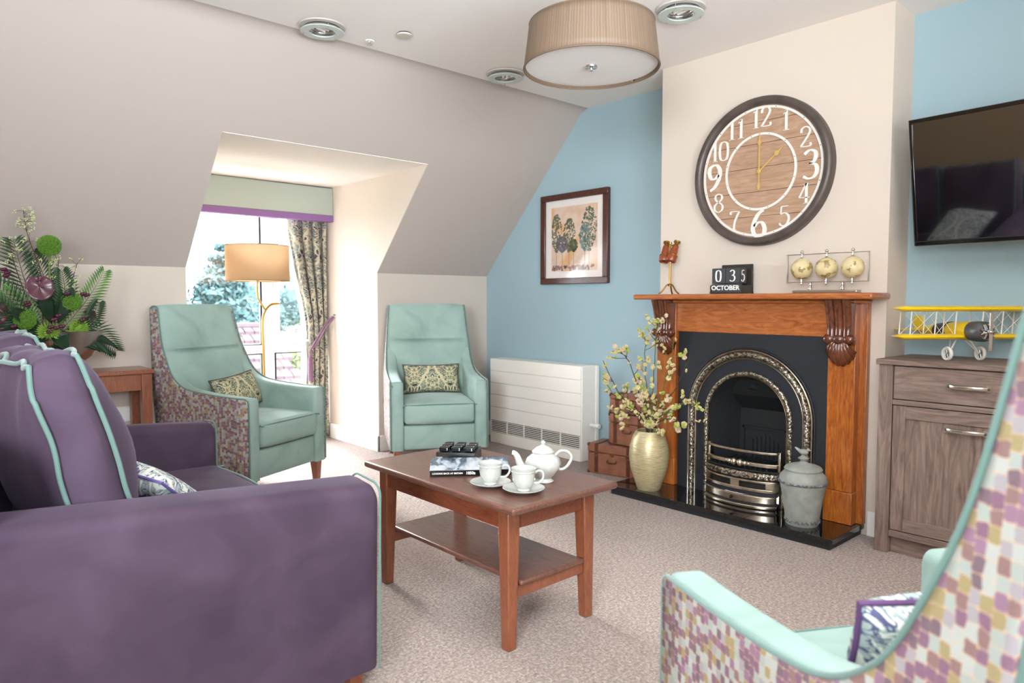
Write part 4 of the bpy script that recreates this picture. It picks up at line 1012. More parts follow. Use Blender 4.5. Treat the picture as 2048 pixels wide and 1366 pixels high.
# direction in the picture: -y runs right, +y left; branches fan out
br = [
 ([(3.26, 2.46, .40), (3.18, 2.60, .60), (3.15, 2.70, .78)], 'branch leaning farthest left over the radiator end', TW, 8, 4),
 ([(3.25, 2.45, .42), (3.20, 2.55, .55), (3.16, 2.69, .60)], 'low branch spreading left in front of the radiator edge', TW, 8, 3),
 ([(3.25, 2.44, .42), (3.23, 2.50, .62), (3.20, 2.56, .80), (3.17, 2.64, .84)], 'branch bending left across the blue wall', TW, 7, 4),
 ([(3.25, 2.43, .42), (3.25, 2.46, .65), (3.25, 2.47, .85), (3.24, 2.465, .93)], 'upright branch against the blue wall left of the mantelpiece', TWG, 12, 4),
 ([(3.25, 2.43, .42), (3.26, 2.42, .65), (3.26, 2.405, .88), (3.26, 2.395, 1.03)], 'tallest branch reaching up to the left corbel', TWG, 10, 3),
 ([(3.25, 2.42, .42), (3.25, 2.36, .60), (3.27, 2.31, .78), (3.27, 2.29, .93)], 'branch rising in front of the left wooden upright', TWG, 12, 4),
 ([(3.25, 2.42, .42), (3.24, 2.33, .55), (3.25, 2.24, .68), (3.26, 2.18, .83)], 'branch arching right over the black iron plate', TW, 7, 4),
 ([(3.25, 2.42, .42), (3.22, 2.32, .50), (3.21, 2.20, .57), (3.22, 2.13, .60)], 'branch stretching right across the steel arch', TWG, 8, 3),
 ([(3.25, 2.42, .41), (3.21, 2.33, .46), (3.19, 2.24, .49), (3.18, 2.14, .46)], 'lowest right branch hanging toward the grate', TW, 8, 3),
 ([(3.24, 2.45, .40), (3.19, 2.50, .50), (3.15, 2.57, .46)], 'short branch drooping left over the vase shoulder', TW, 11, 3),
 ([(3.24, 2.43, .42), (3.21, 2.44, .58), (3.20, 2.47, .70)], 'thick short branch in the middle of the vase', TW, 14, 3),
]
for i, (p, l, m, nb, ns) in enumerate(br): branch(p, 'blossom '+l, m, nb+3, ns+3, i+11)
ur = thing('urn', 'grey stone lidded urn with a bird finial on the right of the hearth', 'urn', (3.285, 1.548, .055))
put('body', MB().lathe([(.0, 0), (.073, 0), (.076, .006), (.082, .06), (.092, .13), (.104, .19), (.108, .215), (.104, .235), (.090, .252), (.082, .258), (.080, .262), (.0, .262)], n=44), M['urn'], ur)
put('chain_band', MB().tube([(.1085*cos(2*pi*k/72), .1085*sin(2*pi*k/72), .205+.003*(k % 2)) for k in range(72)], [.004+.002*(k % 2) for k in range(72)], 6, True), M['urnband'], ur)
put('leaf_band', MB().tube([(.0795*cos(2*pi*k/72), .0795*sin(2*pi*k/72), .022+.006*(k % 3-1)) for k in range(72)], .0035, 5, True), M['urnband'], ur)
put('lid', MB().lathe([(.084, .262), (.086, .268), (.078, .280), (.052, .290), (.026, .296), (.018, .302), (.012, .306), (.022, .316), (.026, .320), (.014, .328), (.008, .334), (.0, .335)], n=64, mod=lambda r, z, a: r*(1+.03*cos(18*a)) if r > .04 else r), M['urn'], ur)
put('bird_finial', MB().ball((0, 0, .350), .016, 12, (1.0, 1.5, .9)).ball((0, -.022, .362), .0085, 10).tube([(0, -.029, .362), (0, -.040, .360)], [.003, .0006], 6).tube([(0, .018, .352), (0, .042, .366)], [.009, .004], 8), M['urn'], ur)

# ------------------------------------------------------------------ clock on the chimney breast
CK = thing('wall_clock', 'large round wooden wall clock in a dark metal frame above the mantelpiece', 'clock', (XBR, 1.913, 1.811))
RC = .388
prof = [(RC-.045, -.012), (RC-.043, -.040), (RC-.034, -.052), (RC-.018, -.056), (RC-.004, -.048), (RC, -.034), (RC, 0), (RC-.04, 0)]
mb = MB(); n = 96; k = len(prof)
for i in range(n):
    a = 2*pi*i/n
    for r_, x in prof: mb.v.append((x, r_*cos(a), r_*sin(a)))
for i in range(n):
    for j in range(k): mb.f.append((i*k+j, i*k+(j+1) % k, ((i+1) % n)*k+(j+1) % k, ((i+1) % n)*k+j))
put('frame', mb, M['clockframe'], CK, ang=50)
rb = RC-.042; edges = [-rb, -.232, -.102, .024, .148, .262, rb]
for a, b in zip(edges[:-1], edges[1:]):
    pts = [] ; a_, b_ = a+.0012, b-.0012
    for q in range(13): z = a_+(b_-a_)*q/12; pts.append((sqrt(max(0, rb*rb-z*z)), z))
    poly = pts+[(-y, z) for y, z in pts[::-1]]
    put('board', MB().prism(poly, 0, -.024, -.010), M['clockwood'], CK, shade=False)
put('board_backing', MB().lathe([(.0, -.01), (rb, -.01), (rb, -.004), (.0, -.004)], n=48, axis='x'), M['dark'], CK)
def ring(r0, r1, x0, x1, name): 
    put(name, MB().lathe([(r0, x0), (r0, x1), (r1, x1), (r1, x0), (r0, x0)], n=96, axis='x', cap=False), M['clockwhite'], CK, ang=40)
ring(.326, .338, -.024, -.030, 'outer_ring'); ring(.190, .202, -.024, -.030, 'inner_ring')
def c3(a, b, lay): return (-.0245-lay, -a, b)
RN = .280
for hnum in range(1, 13):
    a = pi/2-hnum*pi/6; cx0, cz0 = RN*cos(a)*1.0, RN*sin(a)
    big = hnum in (3, 6, 9); h = .140 if big else .100; s_ = str(hnum)
    if big: cx0 *= .965; cz0 *= .965
    mb = MB()
    if len(s_) == 1: numeral(mb, s_, cx0, cz0, h, .27 if big else .20, c3, .004)
    else:
        for q, ch in enumerate(s_): numeral(mb, ch, cx0+(q-.5)*.054, cz0, h, .21, c3, .004)
    put('numeral', mb, M['clockwhite'], CK, shade=False)
mb = MB()
for r_ in (.332, .196):
    for q in range(12):
        a = q*pi/6+.26; mb.ball((-.031, r_*cos(a), r_*sin(a)), .0022, 6)
put('rivets', mb, M['dark'], CK)
def hand(name, deg, ln, tail, w_):
    a = radians(deg); d = (sin(a), cos(a)); nn = (d[1], -d[0])
    out = [(-tail, .006), (-tail*.75, w_*.8), (-tail*.6, .003), (0, .0042), (ln*.6, .0035), (ln*.66, .004), (ln*.72, w_), (ln*.82, .004), (ln, .0008)]
    pl = [(s_*d[0]+w2*nn[0], s_*d[1]+w2*nn[1]) for s_, w2 in out]+[(s_*d[0]-w2*nn[0], s_*d[1]-w2*nn[1]) for s_, w2 in out[::-1]]
    m_ = len(out); vs = [c3(x, z, .010) for x, z in pl]+[c3(x, z, .0125) for x, z in pl]
    L = 2*m_
    fs = [(i, i+1, L-2-i, L-1-i) for i in range(m_-1)]+[(L+i, L+i+1, 2*L-2-i, 2*L-1-i) for i in range(m_-1)]+[(i, (i+1) % L, L+(i+1) % L, L+i) for i in range(L)]
    put(name, MB().add(vs, fs), M['handgold'], CK, shade=False)
hand('hour_hand', 50, .172, .0, .014); hand('minute_hand', 0, .205, .095, .011)
put('hand_boss', MB().lathe([(.0, -.033), (.011, -.033), (.011, -.039), (.006, -.041), (.0, -.041)], n=20, axis='x'), M['handgold'], CK)

# ------------------------------------------------------------------ framed picture
PF = thing('framed_picture', 'framed painting of tall trees on the blue wall', 'picture', (XB, 3.54, 1.588))
pw, ph, fw = .333, .333, .046
for (y0, y1, z0, z1) in ((-pw, pw, ph-fw, ph), (-pw, pw, -ph, -ph+fw), (-pw, -pw+fw, -ph+fw, ph-fw), (pw-fw, pw, -ph+fw, ph-fw)):
    put('frame_rail', MB().box(-.036, -.002, y0, y1, z0, z1), M['framewood'], PF, bevel=.004)
put('mount', MB().box(-.018, -.006, -pw+fw-.002, pw-fw+.002, -ph+fw-.002, ph-fw+.002), plain('mount_board', '#efe7e2', .8), PF)
t = NT('watercolour_sky'); v = t.coord('Object'); nz = t.node('ShaderNodeTexNoise', i_Scale=7.0, i_Detail=5.0); t.link(v, nz.inputs['Vector'])
t.link(t.ramp(nz.outputs[0], [(.3, '#d9b79d'), (.5, '#e6cbb6'), (.66, '#e3ac72'), (.8, '#d0bdb4')]), t.b.inputs['Base Color']); t.b.inputs['Roughness'].default_value = .7
aw, ah = .228, .237
AR = put('painting', MB().box(-.0195, -.018, -aw, aw, -ah, ah-.0), t.m, PF)
rnd = random.Random(4)
lf = [plain('painted_foliage_'+a, b, .8, var=.25, bscale=40) for a, b in (('olive', '#65694a'), ('green', '#5b6a50'), ('violet', '#736879'), ('teal', '#7a9590'), ('ground', '#8d6f66'))]
def blot(mb, y, z, r, k):
    n = 9; c = (-.0197-k*.00001, y, z); vs = [c]+[(c[0], y+r*rnd.uniform(.55, 1.15)*cos(6.283*i/n), z+r*rnd.uniform(.55, 1.15)*sin(6.283*i/n)) for i in range(n)]
    mb.add(vs, [(0, 1+i, 1+(i+1) % n) for i in range(n)])
trs = [(.175, .185, -.17, .055, 1), (.115, .02, -.17, .062, 2), (.045, .145, -.16, .060, 0), (.0, -.01, -.16, .04, 0), (-.150, .215, -.15, .075, 1), (-.110, .10, -.16, .055, 3)]
for k, (y, zt_, zb, w_, mi) in enumerate(trs):
    mb = MB().add([(-.0196, y-.002, -.21), (-.0196, y+.002, -.21), (-.0196, y+.002, zt_), (-.0196, y-.001, zt_)], [(0, 1, 2, 3)])
    put('painted_trunk', mb, lf[2], AR, shade=False)
    mb = MB(); mid = (zt_-.10 if k in (1, 3) else zt_-.14)
    for q in range(300):
        f = rnd.random(); z = zt_-f*(zt_+.095); ww = w_*(.22+.8*sin(pi*min(1, f*1.05))**.7)
        blot(mb, max(-aw+.01, min(aw-.01, y+rnd.uniform(-ww, ww))), z, rnd.uniform(.003, .0095), k+q % 7)
    put('painted_foliage', mb, lf[mi], AR, shade=False)
mb = MB()
for q in range(60): blot(mb, rnd.uniform(-aw+.015, aw-.015), -.215+rnd.uniform(-.012, .014), .012, q % 9)
put('painted_ground', mb, lf[4], AR, shade=False)
pg = NT('picture_glass'); g = pg.node('ShaderNodeBsdfGlossy'); g.inputs['Roughness'].default_value = .12; tp_ = pg.node('ShaderNodeBsdfTransparent'); mx = pg.node('ShaderNodeMixShader'); mx.inputs[0].default_value = .06
pg.link(tp_.outputs[0], mx.inputs[1]); pg.link(g.outputs[0], mx.inputs[2]); pg.link(mx.outputs[0], pg.n['Material Output'].inputs[0])
put('glazing', MB().box(-.024, -.022, -pw+fw, pw-fw, -ph+fw, ph-fw), pg.m, PF)

# ------------------------------------------------------------------ mantel ornaments
ZM = 1.1685
BN = thing('binoculars', 'tan leather and brass binoculars on a small tripod on the mantelpiece', 'binoculars', (3.375, 2.395, ZM))
st = put('stand', MB().tube([(0, 0, .05), (0, 0, .20)], .006, 10).lathe([(.011, .045), (.012, .055), (.006, .062)], n=12), M['brass'], BN)
for k in range(3):
    a = 2*pi*k/3+.4; put('tripod_leg', MB().tube(catmull([(0, 0, .055), (.018*cos(a), .018*sin(a), .053), (.045*cos(a), .045*sin(a), .018), (.066*cos(a), .066*sin(a), .003)], 5), .0045, 8), M['brass'], BN)
for s_ in (-1, 1):
    R_ = Matrix.Translation((-.005, s_*.030, .245)) @ Matrix.Rotation(radians(22), 4, 'Y') @ Matrix.Rotation(radians(-6*s_), 4, 'X')
    def T(prof, m_, nm, par=BN):
        mb = MB(); mb.M = R_; mb.lathe(prof, n=24); return put(nm, mb, m_, par)
    brl = T([(.017, .030), (.018, .025), (.023, -.020), (.025, -.025)], M['binleather'], 'barrel')
    T([(.0245, -.024), (.029, -.030), (.029, -.062), (.026, -.066), (.0245, -.060), (.0, -.058)], M['binleather'], 'objective_hood', brl)
    T([(.0295, -.0265), (.030, -.0265), (.030, -.030), (.029, -.030)], M['brass'], 'brass_band', brl)
    T([(.018, .030), (.013, .038), (.013, .048), (.019, .050), (.019, .060), (.014, .062), (.0, .060)], M['brass'], 'eyepiece', brl)
    T([(.0, -.0575), (.0235, -.0575), (.0235, -.0585), (.0, -.059)], M['black'], 'lens', brl)
put('bridge', MB().tube([(0, -.03, .278), (0, .03, .278)], .004).tube([(0, -.03, .232), (0, .03, .232)], .005).tube([(.0, 0, .2), (0, 0, .285)], .005).lathe([(.009, .286), (.009, .296), (.0, .296)], n=12), M['brass'], BN)

CL = thing('block_calendar', 'dark wooden block calendar reading 03 OCTOBER on the mantelpiece', 'calendar', (3.34, 2.02, ZM))
# local -x is the front, y from -.09 (right) to .09 (left)
put('tray', MB().box(0, .125, -.092, .092, 0, .006).box(0, .125, -.092, -.084, .006, .045).box(0, .125, .084, .092, .006, .045).box(.115, .125, -.092, .092, 0, .158), M['calblack'], CL, bevel=.003)
put('month_block', MB().box(.002, .030, -.083, .083, .007, .052), M['calface'], CL, bevel=.002)
def fmat(x, y, z): return Matrix.Translation((x, y, z)) @ Matrix.Rotation(-pi/2, 4, 'Z') @ Matrix.Rotation(pi/2, 4, 'X')
text('month_lettering', 'OCTOBER', .034, M['print'], CL, fmat(.0012, 0, .030), ext=.0006, offset=.0009, sx=1.06)
cubes = []
for yc, ch in ((.042, '0'), (-.040, '3')):
    c_ = put('date_cube', MB().box(.003, .078, yc-.0395, yc+.0395, .054, .135), M['calface'], CL, bevel=.002)
    mb = MB(); numeral(mb, ch, -yc, .0945, .058, .26, lambda a, b, lay: (.0025-lay, -a, b), .0008); put('date_numeral', mb, M['print'], c_, shade=False)
# the side of the right-hand cube shows a 5
mb = MB(); numeral(mb, '5', .040, .0945, .058, .26, lambda a, b, lay: (a, -.0798-lay, b), .0008); put('date_numeral', mb, M['print'], c_, shade=False)

GS = thing('globe_trio', 'three small antique globes in a silver frame on the mantelpiece', 'ornament', (3.40, 1.512, ZM))
put('base', MB().box(-.028, .028, -.155, .155, 0, .014), M['silver'], GS, bevel=.003)
for y in (-.078, .078): put('finial', MB().lathe([(.004, .013), (.009, .018), (.009, .026), (.004, .030), (.004, .034), (.009, .038), (.010, .044), (.006, .052), (.004, .056)], (0, y, 0), 14), M['silver'], GS)
z0, z1 = .052, .188
put('rectangular_frame', MB().box(-.006, .006, -.195, .195, z0, z0+.004).box(-.006, .006, -.195, .195, z1, z1+.004).box(-.006, .006, -.197, -.193, z0, z1+.004).box(-.006, .006, .193, .197, z0, z1+.004), M['silver'], GS, bevel=.001)
for y in (-.122, 0, .122):
    g_ = put('globe', MB().ball((0, y, .120), .052, 28), M['globe'], GS)
    put('axis_pin', MB().tube([(0, y, z0-.008), (0, y, z0+.018)], .003).tube([(0, y, .170), (0, y, z1+.008)], .003).ball((0, y, z1+.014), .0085, 12).ball((0, y, z0-.008), .004, 8).lathe([(.009, .168), (.006, .176), (.003, .178)], (0, y, 0), 12), M['silver'], g_)

# ------------------------------------------------------------------ television
TVM = thing('television', 'black wall mounted television tilted forward on the blue alcove wall', 'television')
tu = Vector((-sin(radians(3.7)), -cos(radians(3.7)), 0)); tn0 = Vector((-cos(radians(3.7)), sin(radians(3.7)), 0)); tl = radians(11)
tv = Vector((0, 0, 1))*cos(tl)+tn0*sin(tl); tn = tu.cross(tv).normalized()
if tn.x > 0: tn = -tn
TVM.matrix_world = Matrix(((tu.x, tv.x, tn.x, 3.517), (tu.y, tv.y, tn.y, 1.164), (tu.z, tv.z, tn.z, 1.38), (0, 0, 0, 1)))
tw, th = .965, .555
put('back_casing', MB().box(.01, tw-.01, .01, th-.01, -.045, -.008), M['tvblack'], TVM, bevel=.006)
for (a, b, c_, d_) in ((0, tw, 0, .020), (0, tw, th-.018, th), (0, .014, .02, th-.018), (tw-.014, tw, .02, th-.018)):
    put('bezel', MB().box(a, b, c_, d_, -.03, .003), M['tvblack'], TVM, bevel=.003)
put('screen', MB().box(.013, tw-.013, .019, th-.017, -.012, -.001), M['screen'], TVM)
put('edge_trim', MB().box(-.0015, .0, 0, th, -.03, .001).box(0, tw, -.0015, 0, -.03, .001), M['chrome'], TVM)
put('wall_bracket', MB().box(tw/2-.1, tw/2+.1, .15, .40, -.12, -.045), M['black'], TVM)

# ------------------------------------------------------------------ sideboard
SX, SB, SY = 3.328, 3.745, 1.232
SD = thing('sideboard', 'weathered grey oak sideboard under the television', 'cabinet', (SX, SY, 0))
def sb(name, x0, x1, y0, y1, z0, z1, m='grey', bevel=.002, parent=SD): return put(name, MB().box(x0-SX, x1-SX, y0-SY, y1-SY, z0, z1), M[m], parent, bevel=bevel)
LW = 1.32
sb('top', SX-.012, SB, SY-LW, SY+.010, .848, .872, 'greyh', .003)
for y in (SY, SY-LW+.07, ): sb('corner_post', SX, SX+.06, y-.058 if y == SY else y-.06, y, 0, .848)
for y in (SY, SY-LW+.07): sb('corner_post', SB-.06, SB, y-.058, y, 0, .848)
sb('side_panel', SX+.06, SB-.06, SY-.04, SY-.01, .07, .848)
sb('carcass', SX+.025, SB-.01, SY-LW+.05, SY-.03, .11, .846)
sb('plinth_rail', SX+.03, SX+.05, SY-LW+.05, SY-.058, .0, .075, 'greyh')
sb('bottom_rail', SX+.004, SX+.03, SY-LW+.07, SY-.058, .076, .106, 'greyh')
sb('mid_rail', SX+.002, SX+.03, SY-LW+.07, SY-.058, .672, .694, 'greyh')
def handle(x, y0, y1, z, par):
    h_ = put('handle', MB().box(x-.006-SX, x-SX, y0-SY-.018, y0-SY, z-.012, z+.012).box(x-.006-SX, x-SX, y1-SY, y1-SY+.018, z-.012, z+.012).tube([(x-.006-SX, y0-SY-.012, z), (x-.020-SX, y0-SY-.03, z), (x-.024-SX, (y0+y1)/2-SY, z), (x-.020-SX, y1-SY+.03, z), (x-.006-SX, y1-SY+.012, z)], .006, 8, flat=1.6), M['silver'], par)
    put('rivet', MB().ball((x-.008-SX, y0-SY-.009, z), .006, 10).ball((x-.008-SX, y1-SY+.009, z), .006, 10), plain('dull_rivet', '#5c5850', .4, .8) if 'dull_rivet' not in bpy.data.materials else bpy.data.materials['dull_rivet'], h_)
for ya, yb in ((SY-.062, SY-.62), (SY-.66, SY-LW+.074)):
    d_ = sb('drawer', SX+.004, SX+.028, yb, ya, .698, .843, 'greyh')
    handle(SX+.004, (ya+yb)/2+.07 if ya > 1 else ya-.2, (ya+yb)/2-.09 if ya > 1 else ya-.34, .772, d_)
    dz0, dz1 = .110, .668
    dd = sb('door', SX+.012, SX+.028, yb, ya, dz0, dz1, 'grey', 0)
    sb('stile', SX+.004, SX+.014, ya-.052, ya, dz0, dz1, 'grey', .0015, dd); sb('stile', SX+.004, SX+.014, yb, yb+.052, dz0, dz1, 'grey', .0015, dd)
    sb('rail', SX+.0045, SX+.014, yb+.052, ya-.052, dz1-.055, dz1, 'greyh', .0015, dd); sb('rail', SX+.0045, SX+.014, yb+.052, ya-.052, dz0, dz0+.055, 'greyh', .0015, dd)
    handle(SX+.004, (ya+yb)/2+.075 if ya > 1 else ya-.2, (ya+yb)/2-.085 if ya > 1 else ya-.34, .588, dd)

# ------------------------------------------------------------------ model biplane (local x = towards its nose, y = along the wings)
BP = thing('model_biplane', 'yellow model biplane with wire bracing standing on the sideboard', 'model plane', (3.515, .985, .872), -128)
def wing(name, zc, span, x0, x1, th_=.018):
    mb = MB()
    def fn(u, v):
        a = 2*pi*u; c_ = (x0+x1)/2; ch = (x1-x0)/2; y = (2*v-1)*span/2; k = 1 if abs(2*v-1) < .9 else sqrt(max(0, 1-((abs(2*v-1)-.9)/.1)**2))*.999+.001
        return (c_+ch*cos(a)*(.3+.7*k), y, zc+th_*sin(a)*k*(.6+.4*cos(a)))
    mb.grid(fn, 20, 40); return put(name, mb, M['yellow'], BP)
wing('upper_wing', .225, .62, -.02, .10); wing('lower_wing', .105, .60, -.03, .09)
body = put('fuselage', MB().tube([(.13, 0, .13), (.10, 0, .13), (.04, 0, .13), (-.05, 0, .128), (-.14, 0, .125), (-.22, 0, .122), (-.27, 0, .12)], [.034, .040, .040, .036, .027, .017, .010], 16), M['yellow'], BP)
put('stripe', MB().tube([(-.03, 0, .129), (-.12, 0, .126)], [.0388, .0305], 16), plain('gunmetal_panel', '#3c4044', .4, .4), body)
put('cowling', MB().tube([(.10, 0, .13), (.13, 0, .13), (.165, 0, .13), (.18, 0, .13)], [.0415, .044, .043, .034], 18), plain('cowling', '#6b6f73', .35, .7), BP)
for k in range(9):
    a = 2*pi*k/9; put('engine_cylinder', MB().tube([(.185, .010*cos(a), .13+.010*sin(a)), (.185, .034*cos(a), .13+.034*sin(a))], .006, 8), M['chrome'], BP)
put('propeller', MB().box(.200, .204, -.008, .008, .05, .21).lathe([(.0, .212), (.008, .206), (.010, .18)], (0, 0, .13), 10, 'x'), M['chrome'], BP, bevel=.002)
put('tail_fin', MB().prism([(-.29, .12), (-.21, .125), (-.235, .185), (-.27, .195), (-.295, .18)], 1, -.003, .003), M['yellow'], BP)
put('tailplane', MB().box(-.29, -.22, -.10, .10, .122, .127), M['yellow'], BP, bevel=.002)
for y in (-.26, -.15, -.06, .06, .15, .26):
    for x in (-.005, .07): put('strut', MB().tube([(x, y, .108), (x+.01, y, .222)], .0028, 6), M['wire'], BP)
mb = MB()
for a, b in ((-.26, -.15), (-.15, -.06), (.06, .15), (.15, .26)):
    for x in (-.005, .07):
        mb.tube([(x, a, .108), (x+.01, b, .222)], .0011, 4); mb.tube([(x, b, .108), (x+.01, a, .222)], .0011, 4)
o = put('bracing_wires', mb, M['wire'], BP); o['kind'] = 'stuff'
for sy in (-1, 1):
    w_ = put('wheel', MB().lathe([(.020, -.005), (.028, -.007), (.031, 0), (.028, .007), (.020, .005), (.020, -.005)], (.05, sy*.075, .031), 24, 'y', cap=False), M['wire'], BP)
    mb = MB()
    for k in range(10): a = 2*pi*k/10; mb.tube([(.05, sy*.075, .031), (.05+.022*cos(a), sy*.075, .031+.022*sin(a))], .0014, 4)
    put('spokes', mb, M['chrome'], w_)
    put('undercarriage_leg', MB().tube([(.05, sy*.068, .031), (.04, sy*.025, .10)], .0035, 6).tube([(.05, sy*.068, .031), (.0, sy*.025, .10)], .0025, 6), M['wire'], BP)

# ------------------------------------------------------------------ pendant lamp
PL = thing('pendant_lamp', 'large fawn pleated drum pendant shade hanging from the ceiling', 'lamp', (2.207, 1.965, 0))
PZ, PR = 2.08, .275
mb = MB().grid(lambda u, v: ((PR-.022*v)*cos(2*pi*u), (PR-.022*v)*sin(2*pi*u), PZ+.175*v), 96, 6, uv=lambda u, v: (u*6, v))
put('shade', mb, M['silk'], PL, solid=.003)
put('shade_rim', MB().tube([(PR*cos(2*pi*k/64), PR*sin(2*pi*k/64), PZ) for k in range(64)], .0045, 6, True), M['silk'], PL)
put('shade_rim', MB().tube([((PR-.022)*cos(2*pi*k/64), (PR-.022)*sin(2*pi*k/64), PZ+.175) for k in range(64)], .0035, 6, True), M['silk'], PL)
put('diffuser', MB().lathe([(.0, .010), (PR-.006, .010), (PR-.006, .013), (.0, .013)], (0, 0, PZ), 64), M['diffuser'], PL)
put('finial', MB().lathe([(.0, -.012), (.007, -.010), (.007, .0), (.024, .002), (.026, .006), (.026, .010), (.0, .010)], (0, 0, PZ), 24), M['chrome'], PL)
put('cable', MB().tube([(0, 0, PZ+.012), (0, 0, ZC)], .0032, 6), plain('copper_flex', '#8c4a2c', .5), PL)
put('ceiling_rose', MB().lathe([(.0, 0), (.045, 0), (.05, .01), (.05, .025), (.0, .025)], (0, 0, ZC-.025), 24), M['white'], PL)

# ------------------------------------------------------------------ ceiling fittings
def spot(x, y, label, rz):
    t = thing('ceiling_light', label, 'light', (x, y, ZC), rz, 'round glass ceiling lights')
    put('base_ring', MB().lathe([(.0, -.001), (.110, -.001), (.117, -.004), (.112, -.010), (.088, -.011), (.088, -.004), (.0, -.004)], n=48), M['fitting'], t)
    put('reflector', MB().lathe([(.080, -.014), (.078, -.008), (.055, -.003)], n=32, cap=False).lathe([(.0, -.005), (.05, -.005)], n=32, cap=False), M['chrome'], t, solid=.001)
    put('chrome_ring', MB().tube([(.082*cos(2*pi*k/48), .082*sin(2*pi*k/48), -.016) for k in range(48)], .005, 6, True), M['chrome'], t)
    put('glass_ring', MB().lathe([(.064, -.034), (.104, -.034), (.107, -.031), (.104, -.028), (.064, -.028), (.064, -.034)], n=48, cap=False), M['frost'], t)
    put('bulb', MB().tube([(-.03, .012, -.012), (.03, .012, -.012)], .009, 10).tube([(-.03, -.012, -.012), (.03, -.012, -.012)], .009, 10), M['diffuser'], t)
    for k in range(3):
        a = 2*pi*k/3; put('pin', MB().tube([(.094*cos(a), .094*sin(a), -.004), (.094*cos(a), .094*sin(a), -.042)], .003, 8), M['chrome'], t)
spot(1.70, 3.30, 'round glass and chrome ceiling light at the left of the ceiling', 20)
spot(2.865, 3.24, 'round glass and chrome ceiling light between the slope and the pendant lamp', 50)
spot(2.85, 1.98, 'round glass and chrome ceiling light nearest the chimney breast', 80)
t = thing('smoke_detector', 'flat white round ceiling detector left of the pendant lamp', 'detector', (2.062, 3.113, ZC))
put('disc', MB().lathe([(.0, -.014), (.036, -.014), (.041, -.010), (.041, -.006)], n=32), M['fitting'], t); put('gap_ring', MB().lathe([(.036, -.006), (.036, 0)], n=32), M['dark'], t)
t = thing('sprinkler_head', 'tiny chrome ceiling sprinkler between the light and the detector', 'sprinkler', (1.979, 3.318, ZC))
put('flange', MB().lathe([(.0, -.001), (.025, -.001), (.022, -.005), (.010, -.006), (.0, -.006)], n=24), M['white'], t); put('nozzle', MB().lathe([(.007, -.005), (.007, -.018), (.014, -.020), (.014, -.022), (.0, -.022)], n=16), M['chrome'], t)

# ------------------------------------------------------------------ floor lamp
FL = thing('floor_lamp', 'brass floor lamp with a linen drum shade in front of the window', 'lamp', (1.985, 4.86, 0))
SR = .213
mb = MB().grid(lambda u, v: (SR*cos(2*pi*u), SR*sin(2*pi*u), 1.270+.245*v), 64, 4, uv=lambda u, v: (u*4, v))
put('shade', mb, M['linen'], FL)
for z in (1.271, 1.514): put('shade_rim', MB().tube([(SR*cos(2*pi*k/48), SR*sin(2*pi*k/48), z) for k in range(48)], .003, 6, True), M['linen'], FL)
put('bulb', MB().ball((0, 0, 1.40), .03, 14), plain('warm_bulb', '#ffd9a0', .4, emit='#ffbf78', es=7), FL)
l = lamp('floor_lamp_light', 'POINT', (0, 0, 1.40), (0, 0, 0), 2.6, (1, .66, .34), shadow_soft_size=.035); l.parent = FL
rx, ry = .743, -.669   # picture-right in plan
def q3(a, z, b=0): return (a*rx, a*ry+b, z)
put('stem', MB().tube(catmull([q3(.02, .02), q3(.03, .35), q3(.028, .75), q3(.026, .98), q3(.045, 1.06), q3(.085, 1.105), q3(.135, 1.112), q3(.15, 1.11)], 7), [.011]*36+[.011-.0006*k for k in range(14)], 10, flat=.7), M['brass'], FL)
put('branch', MB().tube(catmull([q3(.045, 1.07), q3(.02, 1.11), q3(-.005, 1.16), q3(-.008, 1.22), q3(0, 1.30), q3(0, 1.36)], 7), .0095, 10, flat=.7), M['brass'], FL)
put('base', MB().lathe([(.0, 0), (.14, 0), (.145, .006), (.14, .014), (.03, .022), (.012, .03), (.0, .03)], (0.02*rx, .02*ry, 0), 40), M['brass'], FL)
put('shade_carrier', MB().tube([q3(-SR, 1.50), q3(SR, 1.50)], .002, 5).tube([(0, -SR, 1.50), (0, SR, 1.50)], .002, 5).tube([q3(0, 1.36), q3(0, 1.50)], .003, 6), M['brass'], FL)

# ------------------------------------------------------------------ console table, bowl with flowers
TX = thing('console_table', 'reddish brown console table against the wall behind the sofa', 'table', (.66, 4.37, 0))
put('tabletop', MB().box(-.60, .475, -.125, .165, .725, .75), M['redwood'], TX, bevel=.005)
for x in (-.56, .437):
    for y in (-.092, .135): put('leg', MB().taper((x, y, 0), (.022, .022), (x, y, .725), (.027, .027)), M['redwood'], TX, bevel=.003)
put('apron', MB().box(-.53, .41, -.105, -.085, .635, .725), M['redwood'], TX); put('apron', MB().box(-.53, .41, .125, .145, .635, .725), M['redwood'], TX)
put('apron', MB().box(.425, .445, -.065, .108, .635, .725), M['redwood'], TX)
BWL = thing('silver_bowl', 'polished silver footed bowl on the console table', 'bowl', (.75, 4.355, .751))
put('bowl', MB().lathe([(.0, .0), (.055, 0), (.056, .006), (.022, .016), (.020, .03), (.05, .045), (.105, .085), (.148, .15), (.170, .215), (.173, .221), (.168, .221), (.142, .15), (.10, .09), (.0, .05)], n=48), plain('polished_silver', '#dedbd9', .24, 1), BWL)
FA = thing('flower_arrangement', 'tall arrangement of green alliums, dark anthuriums and palm fronds in the silver bowl', 'flowers', (.66, 4.32, .935), rot=(radians(12), 0, 0))
